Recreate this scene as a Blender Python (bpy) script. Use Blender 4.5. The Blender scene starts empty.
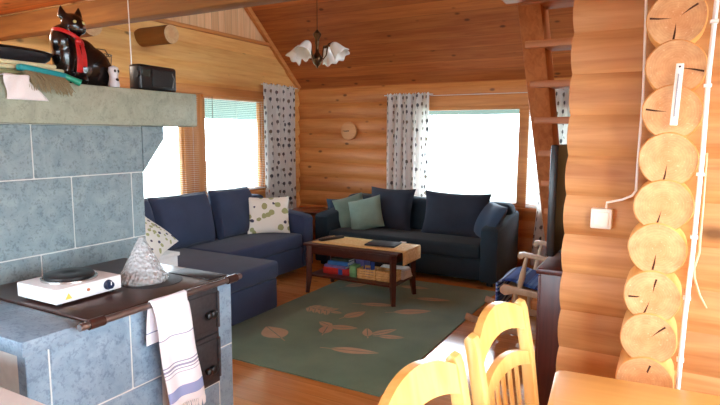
import bpy, bmesh, math, random
from mathutils import Matrix, Vector, Euler
random.seed(11)
SC = bpy.context.scene
COL = SC.collection
PI = math.pi

# ------------------------------------------------------------------ helpers
def lin(r, g, b):
    f = lambda c: (c/255/12.92) if c/255 <= .04045 else ((c/255+.055)/1.055)**2.4
    return (f(r), f(g), f(b), 1)

class NT:
    def __init__(s, name):
        s.m = bpy.data.materials.new(name); s.m.use_nodes = True
        s.t = s.m.node_tree; s.t.nodes.clear()
        s.out = s.n('ShaderNodeOutputMaterial')
    def n(s, typ, **kw):
        x = s.t.nodes.new(typ)
        for k, v in kw.items():
            if k.startswith('i_'):
                x.inputs[k[2:].replace('_', ' ')].default_value = v
            else: setattr(x, k, v)
        return x
    def l(s, a, b): s.t.links.new(a, b)
    def math(s, op, a, b=None, c=None):
        x = s.n('ShaderNodeMath', operation=op)
        for i, v in enumerate((a, b, c)):
            if v is None: continue
            if isinstance(v, (int, float)): x.inputs[i].default_value = v
            else: s.l(v, x.inputs[i])
        return x.outputs[0]
    def mix(s, fac, a, b, blend='MIX'):
        x = s.n('ShaderNodeMix', data_type='RGBA', blend_type=blend)
        for i, v in ((0, fac), (6, a), (7, b)):
            if isinstance(v, (int, float, tuple)): x.inputs[i].default_value = v
            else: s.l(v, x.inputs[i])
        return x.outputs[2]
    def ramp(s, fac, stops):
        x = s.n('ShaderNodeValToRGB'); e = x.color_ramp.elements
        e[0].position, e[0].color = stops[0]; e[1].position, e[1].color = stops[-1]
        for p, c in stops[1:-1]:
            q = e.new(p); q.color = c
        s.l(fac, x.inputs[0]); return x.outputs[0]
    def coord(s, kind='Object', scale=(1, 1, 1), loc=(0, 0, 0)):
        tc = s.n('ShaderNodeTexCoord'); mp = s.n('ShaderNodeMapping')
        mp.inputs['Scale'].default_value = scale; mp.inputs['Location'].default_value = loc
        s.l(tc.outputs[kind], mp.inputs['Vector']); return mp.outputs[0]
    def noise(s, vec, scale, detail=3, rough=.55, dist=0):
        x = s.n('ShaderNodeTexNoise'); s.l(vec, x.inputs['Vector'])
        x.inputs['Scale'].default_value = scale; x.inputs['Detail'].default_value = detail
        x.inputs['Roughness'].default_value = rough; x.inputs['Distortion'].default_value = dist
        return x.outputs[0]
    def sep(s, vec):
        x = s.n('ShaderNodeSeparateXYZ'); s.l(vec, x.inputs[0]); return x.outputs
    def bump(s, h, strength=.2, dist=.01):
        x = s.n('ShaderNodeBump'); s.l(h, x.inputs['Height'])
        x.inputs['Strength'].default_value = strength; x.inputs['Distance'].default_value = dist
        return x.outputs[0]
    def bsdf(s, color, rough=.5, metal=0, normal=None, **kw):
        x = s.n('ShaderNodeBsdfPrincipled')
        if isinstance(color, tuple): x.inputs['Base Color'].default_value = color
        else: s.l(color, x.inputs['Base Color'])
        if isinstance(rough, (int, float)): x.inputs['Roughness'].default_value = rough
        else: s.l(rough, x.inputs['Roughness'])
        x.inputs['Metallic'].default_value = metal
        if normal is not None: s.l(normal, x.inputs['Normal'])
        for k, v in kw.items(): x.inputs[k.replace('_', ' ')].default_value = v
        s.l(x.outputs[0], s.out.inputs[0]); return x

def plain(name, col, rough=.5, metal=0, var=.12, scale=30, bump=0, **kw):
    t = NT(name); v = t.coord()
    n = t.noise(v, scale, 3)
    d = tuple(c*(1-var) for c in col[:3])+(1,); u = tuple(min(1, c*(1+var)) for c in col[:3])+(1,)
    c = t.ramp(n, [(.3, d), (.7, u)])
    t.bsdf(c, rough, metal, t.bump(n, bump, .005) if bump else None, **kw)
    return t.m

def wood(name, light, dark, axis='X', rough=.45, grain=1.0, knots=True, course=None, ca='Z', phase=0, groove=0, cv=.2, bump=.12, knot_col=None, knot_scale=5.0):
    """pine: grain along axis; course = board/log width along ca (per-board tone, optional groove line)"""
    t = NT(name); st = {'X': (.07, 1, 1), 'Y': (1, .07, 1), 'Z': (1, 1, .07)}[axis]
    tc = t.n('ShaderNodeTexCoord'); o = tc.outputs['Object']
    shift = None
    if course:
        cx = t.sep(o)[{'X': 0, 'Y': 1, 'Z': 2}[ca]]
        q = t.math('DIVIDE', t.math('ADD', cx, phase), course)
        fl = t.math('FLOOR', q); fr = t.math('FRACT', q)
        wn = t.n('ShaderNodeTexWhiteNoise', noise_dimensions='1D'); t.l(fl, wn.inputs['W'])
        cmb = t.n('ShaderNodeCombineXYZ'); off = t.math('MULTIPLY', wn.outputs[0], 17.0)
        for i in range(3): t.l(off, cmb.inputs[i])
        va = t.n('ShaderNodeVectorMath', operation='ADD'); t.l(o, va.inputs[0]); t.l(cmb.outputs[0], va.inputs[1]); o = va.outputs[0]
    mp = t.n('ShaderNodeMapping'); mp.inputs['Scale'].default_value = st; t.l(o, mp.inputs['Vector'])
    n1 = t.noise(mp.outputs[0], 26*grain, 4, .6, .6); n2 = t.noise(mp.outputs[0], 5*grain, 2, .5, .3)
    f = t.math('ADD', t.math('MULTIPLY', n1, .6), t.math('MULTIPLY', n2, .4))
    c = t.ramp(f, [(.36, dark), (.62, light)])
    if course and cv:
        k = t.math('ADD', t.math('MULTIPLY', wn.outputs[0], cv*2), 1-cv)
        g = t.n('ShaderNodeCombineColor')
        for i in range(3): t.l(k, g.inputs[i])
        c = t.mix(1.0, c, g.outputs[0], 'MULTIPLY')
    h = n1
    if knots:
        ks = {'X': (.55, 1, 1), 'Y': (1, .55, 1), 'Z': (1, 1, .55)}[axis]
        m2 = t.n('ShaderNodeMapping'); m2.inputs['Scale'].default_value = ks; t.l(o, m2.inputs['Vector'])
        vo = t.n('ShaderNodeTexVoronoi'); vo.inputs['Scale'].default_value = knot_scale; t.l(m2.outputs[0], vo.inputs['Vector'])
        kf = t.ramp(vo.outputs['Distance'], [(.0, (1, 1, 1, 1)), (.07, (1, 1, 1, 1)), (.15, (0, 0, 0, 1))])
        kc = knot_col or tuple(x*.22 for x in dark[:3])+(1,)
        c = t.mix(t.math('MULTIPLY', kf, .85), c, kc)
    if groove:
        gl = t.math('LESS_THAN', fr, groove)
        c = t.mix(t.math('MULTIPLY', gl, .45), c, tuple(x*.3 for x in dark[:3])+(1,))
        h = t.math('SUBTRACT', n1, t.math('MULTIPLY', gl, 2.0))
    t.bsdf(c, rough, 0, t.bump(h, bump, .004))
    return t.m

def fabric(name, col, rough=.9, var=.15, scale=250, sheen=.3):
    t = NT(name); v = t.coord()
    n = t.noise(v, scale, 2); n2 = t.noise(v, 7, 2)
    d = tuple(c*(1-var) for c in col[:3])+(1,); u = tuple(min(1, c*(1+var)) for c in col[:3])+(1,)
    c = t.ramp(t.math('ADD', t.math('MULTIPLY', n, .5), t.math('MULTIPLY', n2, .5)), [(.35, d), (.65, u)])
    t.bsdf(c, rough, 0, t.bump(n, .25, .003), Sheen_Weight=sheen)
    return t.m

class B:
    def __init__(s): s.bm = bmesh.new(); s.m = Matrix.Identity(4); s.uv = None
    def v(s, p): return s.bm.verts.new(s.m @ Vector(p))
    def f(s, vs, mat=0):
        try: x = s.bm.faces.new(vs); x.material_index = mat; x.smooth = True; return x
        except ValueError: return None
    def box(s, x0, x1, y0, y1, z0, z1, bev=0, mat=0, seg=2):
        v = [s.v((x, y, z)) for x in (x0, x1) for y in (y0, y1) for z in (z0, z1)]
        fs = [s.f([v[i] for i in q], mat) for q in ((0, 1, 3, 2), (4, 6, 7, 5), (0, 4, 5, 1), (2, 3, 7, 6), (0, 2, 6, 4), (1, 5, 7, 3))]
        if bev:
            es = {e for f in fs for e in f.edges}
            r = bmesh.ops.bevel(s.bm, geom=list(es), offset=bev, segments=seg, profile=.5, affect='EDGES')
            for f in r['faces']: f.material_index = mat; f.smooth = True
        return s
    def tube(s, pts, r, n=10, mat=0, cap=True, flat=1.0):
        pts = [Vector(p) for p in pts]; rs = r if isinstance(r, (list, tuple)) else [r]*len(pts)
        rings = []; up = None
        for i, p in enumerate(pts):
            d = (pts[min(i+1, len(pts)-1)]-pts[max(i-1, 0)]).normalized()
            if up is None: up = Vector((0, 0, 1)) if abs(d.z) < .9 else Vector((1, 0, 0))
            a = d.cross(up).normalized(); b = a.cross(d).normalized(); up = b
            rings.append([s.v(p+(a*math.cos(2*PI*k/n)+b*math.sin(2*PI*k/n)*flat)*rs[i]) for k in range(n)])
        for i in range(len(rings)-1):
            for k in range(n):
                s.f([rings[i][k], rings[i][(k+1) % n], rings[i+1][(k+1) % n], rings[i+1][k]], mat)
        if cap: s.f(rings[0][::-1], mat); s.f(rings[-1], mat)
        return s
    def lathe(s, prof, n=24, c=(0, 0, 0), mat=0, cap=True):
        c = Vector(c); rings = [[s.v(c+Vector((r*math.cos(2*PI*k/n), r*math.sin(2*PI*k/n), z))) for k in range(n)] for r, z in prof]
        for i in range(len(rings)-1):
            for k in range(n): s.f([rings[i][k], rings[i][(k+1) % n], rings[i+1][(k+1) % n], rings[i+1][k]], mat)
        if cap: s.f(rings[0][::-1], mat); s.f(rings[-1], mat)
        return s
    def prism(s, pts, fn, a, b, mat=0, bev=0):
        """pts 2D polygon; fn(u,v,w)->3D; extruded from w=a to w=b"""
        A = [s.v(fn(u, v, a)) for u, v in pts]; Bv = [s.v(fn(u, v, b)) for u, v in pts]
        n = len(pts); fs = [s.f(A, mat), s.f(Bv[::-1], mat)]
        for i in range(n): fs.append(s.f([A[i], Bv[i], Bv[(i+1) % n], A[(i+1) % n]], mat))
        fs = [f for f in fs if f]
        bmesh.ops.recalc_face_normals(s.bm, faces=fs)
        if bev:
            es = {e for f in fs[:2] for e in f.edges}
            r = bmesh.ops.bevel(s.bm, geom=list(es), offset=bev, segments=2, profile=.5, affect='EDGES')
            for f in r['faces']: f.material_index = mat; f.smooth = True
        return s
    def sphere(s, c, r, n=16, m=10, mat=0):
        c = Vector(c); r = Vector(r if hasattr(r, '__len__') else (r, r, r))
        top = s.v(c+Vector((0, 0, r.z))); bot = s.v(c-Vector((0, 0, r.z)))
        R = [[s.v(c+Vector((r.x*math.sin(PI*j/m)*math.cos(2*PI*k/n), r.y*math.sin(PI*j/m)*math.sin(2*PI*k/n), r.z*math.cos(PI*j/m)))) for k in range(n)] for j in range(1, m)]
        for k in range(n):
            s.f([top, R[0][k], R[0][(k+1) % n]], mat); s.f([bot, R[-1][(k+1) % n], R[-1][k]], mat)
            for j in range(m-2): s.f([R[j][k], R[j+1][k], R[j+1][(k+1) % n], R[j][(k+1) % n]], mat)
        return s
    def pillow(s, w, h, t, n=14, mat=0, pinch=.06, puff=.42, sag=0):
        """a stuffed cushion, centre at origin, width X, height Z, thickness Y"""
        g = {}
        for side in (1, -1):
            for i in range(n+1):
                for j in range(n+1):
                    u = -1+2*i/n; v = -1+2*j/n
                    edge = i in (0, n) or j in (0, n)
                    if edge and side < 0: g[side, i, j] = g[1, i, j]; continue
                    k = max(0, (1-u*u)*(1-v*v))**puff
                    x = u*w/2*(1-pinch*(1-v*v)*abs(u)**3*1.0); z = v*h/2*(1-pinch*(1-u*u)*abs(v)**3)
                    wob = .04*t*math.sin(5*u+2*v)*k
                    if sag: z -= sag*(1-u*u)*max(0, v)
                    g[side, i, j] = s.v((x, side*(t/2*k)+wob, z))
        for side in (1, -1):
            for i in range(n):
                for j in range(n):
                    q = [g[side, i, j], g[side, i+1, j], g[side, i+1, j+1], g[side, i, j+1]]
                    s.f(q if side < 0 else q[::-1], mat)
        return s
    def sheet(s, fn, nu, nv, mat=0, uvfn=None):
        G = [[s.v(fn(i/nu, j/nv)) for j in range(nv+1)] for i in range(nu+1)]
        if uvfn and not s.uv: s.uv = s.bm.loops.layers.uv.new('UVMap')
        for i in range(nu):
            for j in range(nv):
                f = s.f([G[i][j], G[i+1][j], G[i+1][j+1], G[i][j+1]], mat)
                if uvfn and f:
                    for lp, (a, b) in zip(f.loops, ((i, j), (i+1, j), (i+1, j+1), (i, j+1))): lp[s.uv].uv = uvfn(a/nu, b/nv)
        return s

def obj(name, b, mats, parent=None, ang=40, fix=True):
    me = bpy.data.meshes.new(name)
    if fix: bmesh.ops.recalc_face_normals(b.bm, faces=b.bm.faces[:])
    b.bm.to_mesh(me); b.bm.free()
    for m in (mats if isinstance(mats, (list, tuple)) else [mats]): me.materials.append(m)
    me.set_sharp_from_angle(angle=math.radians(ang))
    o = bpy.data.objects.new(name, me); COL.objects.link(o)
    if parent: o.parent = parent
    return o

def tag(o, label, cat, group=None, kind=None):
    o['label'] = label; o['category'] = cat
    if group: o['group'] = group
    if kind: o['kind'] = kind
    return o
def thing(name, label, cat, loc=(0, 0, 0), rz=0, group=None):
    o = bpy.data.objects.new(name, None); COL.objects.link(o); o.empty_display_size = .1
    o.location = loc; o.rotation_euler = (0, 0, rz); return tag(o, label, cat, group)
def struct(name, b, mats, parent=None, **kw):
    o = obj(name, b, mats, parent, **kw)
    if not parent: o['kind'] = 'structure'
    return o
def solid(o, t, off=0):
    m = o.modifiers.new('Solidify', 'SOLIDIFY'); m.thickness = t; m.offset = off; return o
def dup(root, loc, rz, label=None):
    r = root.copy(); COL.objects.link(r); r.location = loc; r.rotation_euler = (0, 0, rz)
    if label: r['label'] = label
    for ch in list(root.children):
        c = ch.copy(); COL.objects.link(c); c.parent = r
        for g in list(ch.children):
            d = g.copy(); COL.objects.link(d); d.parent = c
    return r
def rot(rx=0, ry=0, rz=0, loc=(0, 0, 0)):
    return Matrix.Translation(loc) @ Euler((math.radians(rx), math.radians(ry), math.radians(rz)), 'XYZ').to_matrix().to_4x4()
def arc(c, r, a0, a1, n): return [(c[0]+r*math.cos(math.radians(a0+(a1-a0)*i/n)), c[1]+r*math.sin(math.radians(a0+(a1-a0)*i/n))) for i in range(n+1)]

# ------------------------------------------------------------------ materials
PL, PD = lin(226, 158, 92), lin(196, 118, 58)
LG, LW = .165, .20
PHP = LG-1.634 % LG; PHX = .03; PHY = .07
M = {}
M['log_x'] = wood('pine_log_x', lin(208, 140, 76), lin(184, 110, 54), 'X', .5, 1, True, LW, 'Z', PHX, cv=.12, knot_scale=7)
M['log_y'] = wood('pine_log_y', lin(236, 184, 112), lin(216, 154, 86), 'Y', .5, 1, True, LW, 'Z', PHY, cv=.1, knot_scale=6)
M['log_p'] = wood('pine_log_partition', lin(198, 152, 102), lin(162, 110, 64), 'X', .45, .8, True, LG, 'Z', PHP, cv=.07, knot_scale=3.4)
M['ceil'] = wood('ceiling_boards', lin(196, 118, 58), lin(164, 86, 38), 'X', .5, 1, True, .125, 'Y', 0, .03, cv=.16, knot_scale=6.5)
M['gable'] = wood('gable_boards', lin(240, 194, 146), lin(222, 168, 118), 'Z', .5, 1, True, .11, 'Y', 0, .06, cv=.1)
M['floor'] = wood('floor_boards', lin(236, 172, 104), lin(214, 142, 78), 'X', .11, 1, True, .12, 'Y', 0, .025, cv=.12, bump=.025, knot_scale=5.2)
M['beam'] = wood('beam_pine', lin(150, 102, 46), lin(120, 72, 28), 'X', .8, .8, True, knot_scale=3)
M['trim_x'] = wood('trim_pine_x', lin(216, 148, 84), lin(192, 118, 60), 'X', .5, 1, False)
M['trim_y'] = wood('trim_pine_y', lin(216, 148, 84), lin(192, 118, 60), 'Y', .5, 1, False)
M['trim_z'] = wood('trim_pine_z', lin(216, 148, 84), lin(192, 118, 60), 'Z', .5, 1, False)
M['stair'] = wood('stair_pine', lin(204, 130, 78), lin(172, 98, 54), 'Z', .5, 1, False)
M['tread'] = wood('tread_pine', lin(210, 138, 84), lin(178, 104, 60), 'X', .45, 1, False)
M['pine'] = wood('lacquered_pine', lin(238, 196, 122), lin(222, 170, 90), 'Z', .28, .7, False, bump=.03)
M['pine_x'] = wood('lacquered_pine_x', lin(232, 188, 116), lin(214, 164, 92), 'X', .3, .5, False, bump=.03)
M['darkwood'] = wood('dark_stained_wood', lin(88, 44, 30), lin(58, 26, 18), 'X', .32, 1, False, bump=.04)
M['redwood'] = wood('red_brown_wood', lin(140, 72, 40), lin(104, 48, 26), 'X', .3, 1, False, bump=.04)
M['cabinet'] = wood('mahogany', lin(104, 50, 40), lin(74, 32, 28), 'Z', .35, 1, False, bump=.04)
M['paintwood'] = wood('pale_limed_wood', lin(226, 204, 172), lin(204, 178, 142), 'Z', .4, 1, False, bump=.03)
M['navy'] = fabric('navy_upholstery', lin(44, 56, 86), sheen=.1)
M['navy2'] = fabric('navy_cushion_cloth', lin(46, 58, 84), sheen=.1)
M['ink'] = fabric('dark_teal_upholstery', lin(32, 52, 66), sheen=.08)
M['ink2'] = fabric('dark_cushion_cloth', lin(36, 46, 62), sheen=.08)
M['teal'] = fabric('teal_cushion_cloth', lin(122, 150, 138))
M['bluecush'] = fabric('slate_blue_cloth', lin(42, 64, 88), sheen=.1)
M['white'] = plain('white_plastic', lin(236, 236, 234), .35, var=.03)
M['offwhite'] = plain('white_paint', lin(226, 228, 226), .5, var=.04)
M['paper'] = plain('paper', lin(232, 232, 226), .8, var=.05)
M['black'] = plain('black_plastic', lin(26, 25, 26), .35, var=.2)
M['blackm'] = plain('black_leather', lin(30, 32, 38), .5, var=.2, bump=.1)
M['glaze'] = plain('black_glaze', lin(20, 14, 14), .2, var=.1, Coat_Weight=.3)
M['iron'] = plain('cast_iron', lin(62, 58, 60), .55, .4, var=.25, scale=60, bump=.1)
M['cooktop'] = plain('cooktop_iron', lin(74, 50, 44), .3, .35, var=.3, scale=12, bump=.05)
M['chrome'] = plain('chrome', lin(200, 198, 194), .18, 1, var=.05)
M['steel'] = plain('steel_rail', lin(150, 142, 140), .35, .9, var=.1)
M['bronze'] = plain('bronze', lin(96, 70, 46), .3, .9, var=.2)
M['shade'] = plain('opal_glass', lin(254, 251, 242), .25, var=.0, Transmission_Weight=.15)
M['red'] = plain('red_ribbon', lin(196, 34, 34), .4, var=.2)
M['tealp'] = plain('teal_plastic', lin(22, 150, 158), .3, var=.1)
M['greenp'] = plain('green_plastic', lin(40, 160, 128), .3, var=.1)
M['bristle'] = plain('bristles', lin(150, 138, 104), .7, var=.35, scale=200)
M['rag'] = fabric('white_cloth', lin(238, 236, 236), var=.04)
M['straw'] = None
M['grout'] = plain('pale_grout', lin(206, 210, 206), .8, var=.05)
M['bonew'] = plain('white_ceramic', lin(220, 220, 224), .3, var=.05)
M['wire'] = plain('dark_wire', lin(70, 56, 44), .4, .7)
M['ground'] = plain('pale_ground', lin(132, 138, 128), .9, var=.05, scale=1)
M['soffit'] = plain('soffit_teal', lin(78, 108, 106), .6, var=.06, scale=4)
M['crack'] = plain('crack_dark', lin(70, 34, 14), .9)

def stone(name, a, b, sp, speck=.38):
    t = NT(name); v = t.coord()
    n = t.noise(v, 9, 6, .65, 1.2); n2 = t.noise(v, 95, 3, .6); n3 = t.noise(v, 26, 4, .7, .4)
    c = t.ramp(n, [(.3, a), (.68, b)])
    k = t.ramp(t.math('MULTIPLY', n2, n3), [(.17, (1, 1, 1, 1)), (.225, (0, 0, 0, 1))])
    c = t.mix(t.math('MULTIPLY', k, speck), c, sp)
    w = t.ramp(n3, [(.66, (0, 0, 0, 1)), (.8, (1, 1, 1, 1))])
    c = t.mix(t.math('MULTIPLY', w, .2), c, lin(196, 208, 206))
    t.bsdf(c, .5, 0, t.bump(n2, .12, .004)); return t.m
M['stone'] = stone('soapstone', lin(116, 136, 142), lin(142, 160, 162), lin(56, 70, 86))
M['stoned'] = stone('soapstone_blue', lin(114, 140, 160), lin(142, 166, 184), lin(58, 78, 104))
M['slab'] = stone('mantel_stone_warm_lit', lin(144, 152, 134), lin(170, 178, 158), lin(100, 104, 92), .25)  # olive copy for the slab; warm reflected light is put into its colour

def straw():
    t = NT('woven_straw'); v = t.coord(); x = t.sep(v)
    w = t.math('SINE', t.math('MULTIPLY', x[0], 900)); n = t.noise(v, 40, 3)
    c = t.ramp(t.math('ADD', t.math('MULTIPLY', w, .15), n), [(.3, lin(214, 172, 104)), (.7, lin(244, 212, 150))])
    t.bsdf(c, .6, 0, t.bump(w, .2, .002)); return t.m
M['straw'] = straw()

def curtain_mat():
    t = NT('leaf_print_curtain')
    tc = t.n('ShaderNodeTexCoord'); v = tc.outputs['UV']
    vo = t.n('ShaderNodeTexVoronoi'); vo.inputs['Scale'].default_value = 10.0; vo.inputs['Randomness'].default_value = .42
    t.l(v, vo.inputs['Vector'])
    sb = t.n('ShaderNodeVectorMath', operation='SUBTRACT'); t.l(v, sb.inputs[0]); t.l(vo.outputs['Position'], sb.inputs[1])
    sc = t.n('ShaderNodeVectorMath', operation='MULTIPLY'); t.l(sb.outputs[0], sc.inputs[0]); sc.inputs[1].default_value = (1.15, .85, 0)
    ln = t.n('ShaderNodeVectorMath', operation='LENGTH'); t.l(sc.outputs[0], ln.inputs[0])
    n = t.noise(v, 70, 2, .6)
    d = t.math('ADD', ln.outputs['Value'], t.math('MULTIPLY', t.math('SUBTRACT', n, .5), .016))
    leaf = t.math('LESS_THAN', d, .0195)
    xy = t.sep(sb.outputs[0])
    stem = t.math('MULTIPLY', t.math('LESS_THAN', t.math('ABSOLUTE', xy[0]), .0022), t.math('MULTIPLY', t.math('LESS_THAN', xy[1], 0), t.math('GREATER_THAN', xy[1], -.043)))
    wn = t.n('ShaderNodeTexWhiteNoise', noise_dimensions='3D'); t.l(vo.outputs['Position'], wn.inputs['Vector'])
    lc = t.ramp(wn.outputs[0], [(.0, lin(100, 100, 104)), (.5, lin(126, 124, 126)), (1, lin(146, 132, 112))])
    c = t.mix(t.math('MAXIMUM', leaf, stem), lin(244, 243, 240), lc)
    b = t.n('ShaderNodeBsdfPrincipled'); t.l(c, b.inputs['Base Color']); b.inputs['Roughness'].default_value = .9
    tr = t.n('ShaderNodeBsdfTranslucent'); t.l(c, tr.inputs['Color'])
    mx = t.n('ShaderNodeMixShader'); mx.inputs[0].default_value = .6
    t.l(b.outputs[0], mx.inputs[1]); t.l(tr.outputs[0], mx.inputs[2]); t.l(mx.outputs[0], t.out.inputs[0]); return t.m
M['curtain'] = curtain_mat()

def blind_mat():
    t = NT('white_slat')
    b = t.n('ShaderNodeBsdfPrincipled'); b.inputs['Base Color'].default_value = lin(236, 236, 232); b.inputs['Roughness'].default_value = .5
    tr = t.n('ShaderNodeBsdfTranslucent'); tr.inputs['Color'].default_value = lin(236, 236, 232)
    mx = t.n('ShaderNodeMixShader'); mx.inputs[0].default_value = .3
    t.l(b.outputs[0], mx.inputs[1]); t.l(tr.outputs[0], mx.inputs[2]); t.l(mx.outputs[0], t.out.inputs[0]); return t.m
M['slat'] = blind_mat()

def pane_mat():
    t = NT('window_glass')
    tr = t.n('ShaderNodeBsdfTransparent'); g = t.n('ShaderNodeBsdfGlossy'); g.inputs['Roughness'].default_value = .02
    lw = t.n('ShaderNodeLayerWeight'); lw.inputs['Blend'].default_value = .15
    mx = t.n('ShaderNodeMixShader'); t.l(t.math('MULTIPLY', lw.outputs['Fresnel'], .6), mx.inputs[0])
    t.l(tr.outputs[0], mx.inputs[1]); t.l(g.outputs[0], mx.inputs[2]); t.l(mx.outputs[0], t.out.inputs[0]); return t.m
M['pane'] = pane_mat()

def cone_glass():
    t = NT('textured_glass'); v = t.coord()
    vo = t.n('ShaderNodeTexVoronoi'); vo.inputs['Scale'].default_value = 60; t.l(v, vo.inputs['Vector'])
    nb = t.bump(vo.outputs['Distance'], 1.0, .02)
    g = t.n('ShaderNodeBsdfPrincipled'); g.inputs['Base Color'].default_value = (.97, .98, .97, 1); g.inputs['Roughness'].default_value = .08
    g.inputs['Transmission Weight'].default_value = .45; g.inputs['IOR'].default_value = 1.3; t.l(nb, g.inputs['Normal'])
    tr = t.n('ShaderNodeBsdfTransparent'); mx = t.n('ShaderNodeMixShader'); mx.inputs[0].default_value = .6
    t.l(tr.outputs[0], mx.inputs[1]); t.l(g.outputs[0], mx.inputs[2]); t.l(mx.outputs[0], t.out.inputs[0]); return t.m
M['coneglass'] = cone_glass()

def endgrain():
    t = NT('log_end_grain'); v = t.coord('UV')
    ln = t.n('ShaderNodeVectorMath', operation='LENGTH'); t.l(v, ln.inputs[0])
    o = t.coord(); n = t.noise(o, 24, 4, .6); n2 = t.noise(o, 120, 2)
    r = t.math('ADD', ln.outputs['Value'], t.math('MULTIPLY', t.math('SUBTRACT', n, .5), .25))
    rings = t.math('SINE', t.math('MULTIPLY', r, 70))
    c = t.ramp(t.math('ADD', n, t.math('MULTIPLY', rings, .05)), [(.3, lin(190, 142, 96)), (.7, lin(214, 174, 126))])
    heart = t.ramp(r, [(.25, (1, 1, 1, 1)), (.75, (0, 0, 0, 1))])
    c = t.mix(t.math('MULTIPLY', heart, .35), c, lin(206, 140, 84))
    k = t.math('GREATER_THAN', n2, .68)
    c = t.mix(t.math('MULTIPLY', k, .3), c, lin(250, 232, 196))
    t.bsdf(c, .55, 0, t.bump(n2, .1, .003)); return t.m
M['end'] = endgrain()

def rug_mat():
    t = NT('green_rug_pile'); v = t.coord(); n = t.noise(v, 400, 2); n2 = t.noise(v, 3, 2)
    c = t.ramp(t.math('ADD', t.math('MULTIPLY', n, .6), t.math('MULTIPLY', n2, .4)), [(.35, lin(98, 136, 118)), (.65, lin(128, 164, 142))])
    t.bsdf(c, .95, 0, t.bump(n, .4, .004), Sheen_Weight=.2); return t.m
M['rug'] = rug_mat()
M['rugleaf'] = fabric('rug_leaf_pile', lin(196, 172, 136))

def stripes():
    t = NT('blue_striped_rag'); v = t.coord(); x = t.sep(v)
    n = t.noise(v, 60, 3)
    tc2 = t.coord('UV'); u = t.sep(tc2)
    w = t.n('ShaderNodeTexWhiteNoise', noise_dimensions='1D'); t.l(t.math('FLOOR', t.math('MULTIPLY', u[0], 72)), w.inputs['W'])
    f = t.math('ADD', t.math('MULTIPLY', w.outputs[0], .75), t.math('MULTIPLY', n, .25))
    c = t.ramp(f, [(.2, lin(28, 46, 110)), (.45, lin(46, 86, 176)), (.62, lin(92, 138, 210)), (.85, lin(196, 212, 232))])
    t.bsdf(c, .9, 0, t.bump(n, .4, .004)); return t.m
M['stripe'] = stripes()

def towel_mat():
    t = NT('striped_towel_cloth'); u = t.sep(t.coord('UV'))[1]
    n = t.noise(t.coord(), 300, 2)
    def band(a, b): return t.math('MULTIPLY', t.math('GREATER_THAN', u, a), t.math('LESS_THAN', u, b))
    bl = band(.345, .355)
    for a, b in ((.60, .612), (.63, .65), (.665, .675), (.70, .706)): bl = t.math('MAXIMUM', bl, band(a, b))
    c = t.mix(bl, lin(240, 240, 246), lin(150, 158, 186))
    c = t.mix(band(.83, .93), c, lin(150, 166, 212))
    t.bsdf(c, .9, 0, t.bump(n, .3, .002)); return t.m
M['towel'] = towel_mat()

def floral(name, bg, seed, scale=9):
    t = NT(name); v = t.coord('Object', (1, .0, 1), (seed, 0, seed)); d = t.noise(v, 14, 2)
    vo = t.n('ShaderNodeTexVoronoi'); vo.inputs['Scale'].default_value = scale; t.l(v, vo.inputs['Vector'])
    vo2 = t.n('ShaderNodeTexVoronoi'); vo2.inputs['Scale'].default_value = scale*.7; t.l(t.coord('Object', (1, 0, 1), (seed+3.3, 0, seed+1.7)), vo2.inputs['Vector'])
    a = t.math('LESS_THAN', t.math('ADD', vo.outputs['Distance'], t.math('MULTIPLY', d, .35)), .52)
    b = t.math('LESS_THAN', t.math('ADD', vo2.outputs['Distance'], t.math('MULTIPLY', d, .3)), .33)
    c = t.mix(a, bg, lin(166, 170, 118)); c = t.mix(b, c, lin(74, 74, 92))
    t.bsdf(c, .9); return t.m
M['floral'] = floral('leaf_print_cushion', lin(240, 237, 224), 2.1, 10)
M['floral2'] = floral('flower_print_cushion', lin(226, 224, 214), 5.7, 24)

def bookmat(name, col): return plain(name, col, .45, var=.15, scale=20)

# ------------------------------------------------------------------ camera
F = 557.5
pt, yw, rl = 0.1206, -0.50796, 0.004
fw = Vector((math.sin(yw)*math.cos(pt), math.cos(yw)*math.cos(pt), -math.sin(pt)))
r0 = Vector((math.cos(yw), -math.sin(yw), 0)); u0 = r0.cross(fw)
r1 = r0*math.cos(rl)+u0*math.sin(rl); u1 = -r0*math.sin(rl)+u0*math.cos(rl)
cam = bpy.data.cameras.new('camera'); cam.sensor_width = 36; cam.lens = F/720*36; cam.clip_start = .02
co = bpy.data.objects.new('camera', cam); COL.objects.link(co)
mw = Matrix((r1, u1, -fw)).transposed().to_4x4(); mw.translation = (0, 0, 1.55)
co.matrix_world = mw; SC.camera = co

# ------------------------------------------------------------------ room shell
XL, YB, XR, YR = -4.6, 6.5, 2.3, -1.6       # left wall, back wall, dining-side right wall, rear wall
EAVE, SL = 2.2, .84
LEDGE = 2.69
def roofz(y): return EAVE+SL*(YB-y) if y > 2.5 else EAVE+SL*(YB-2.5)-SL*(2.5-y)

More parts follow.
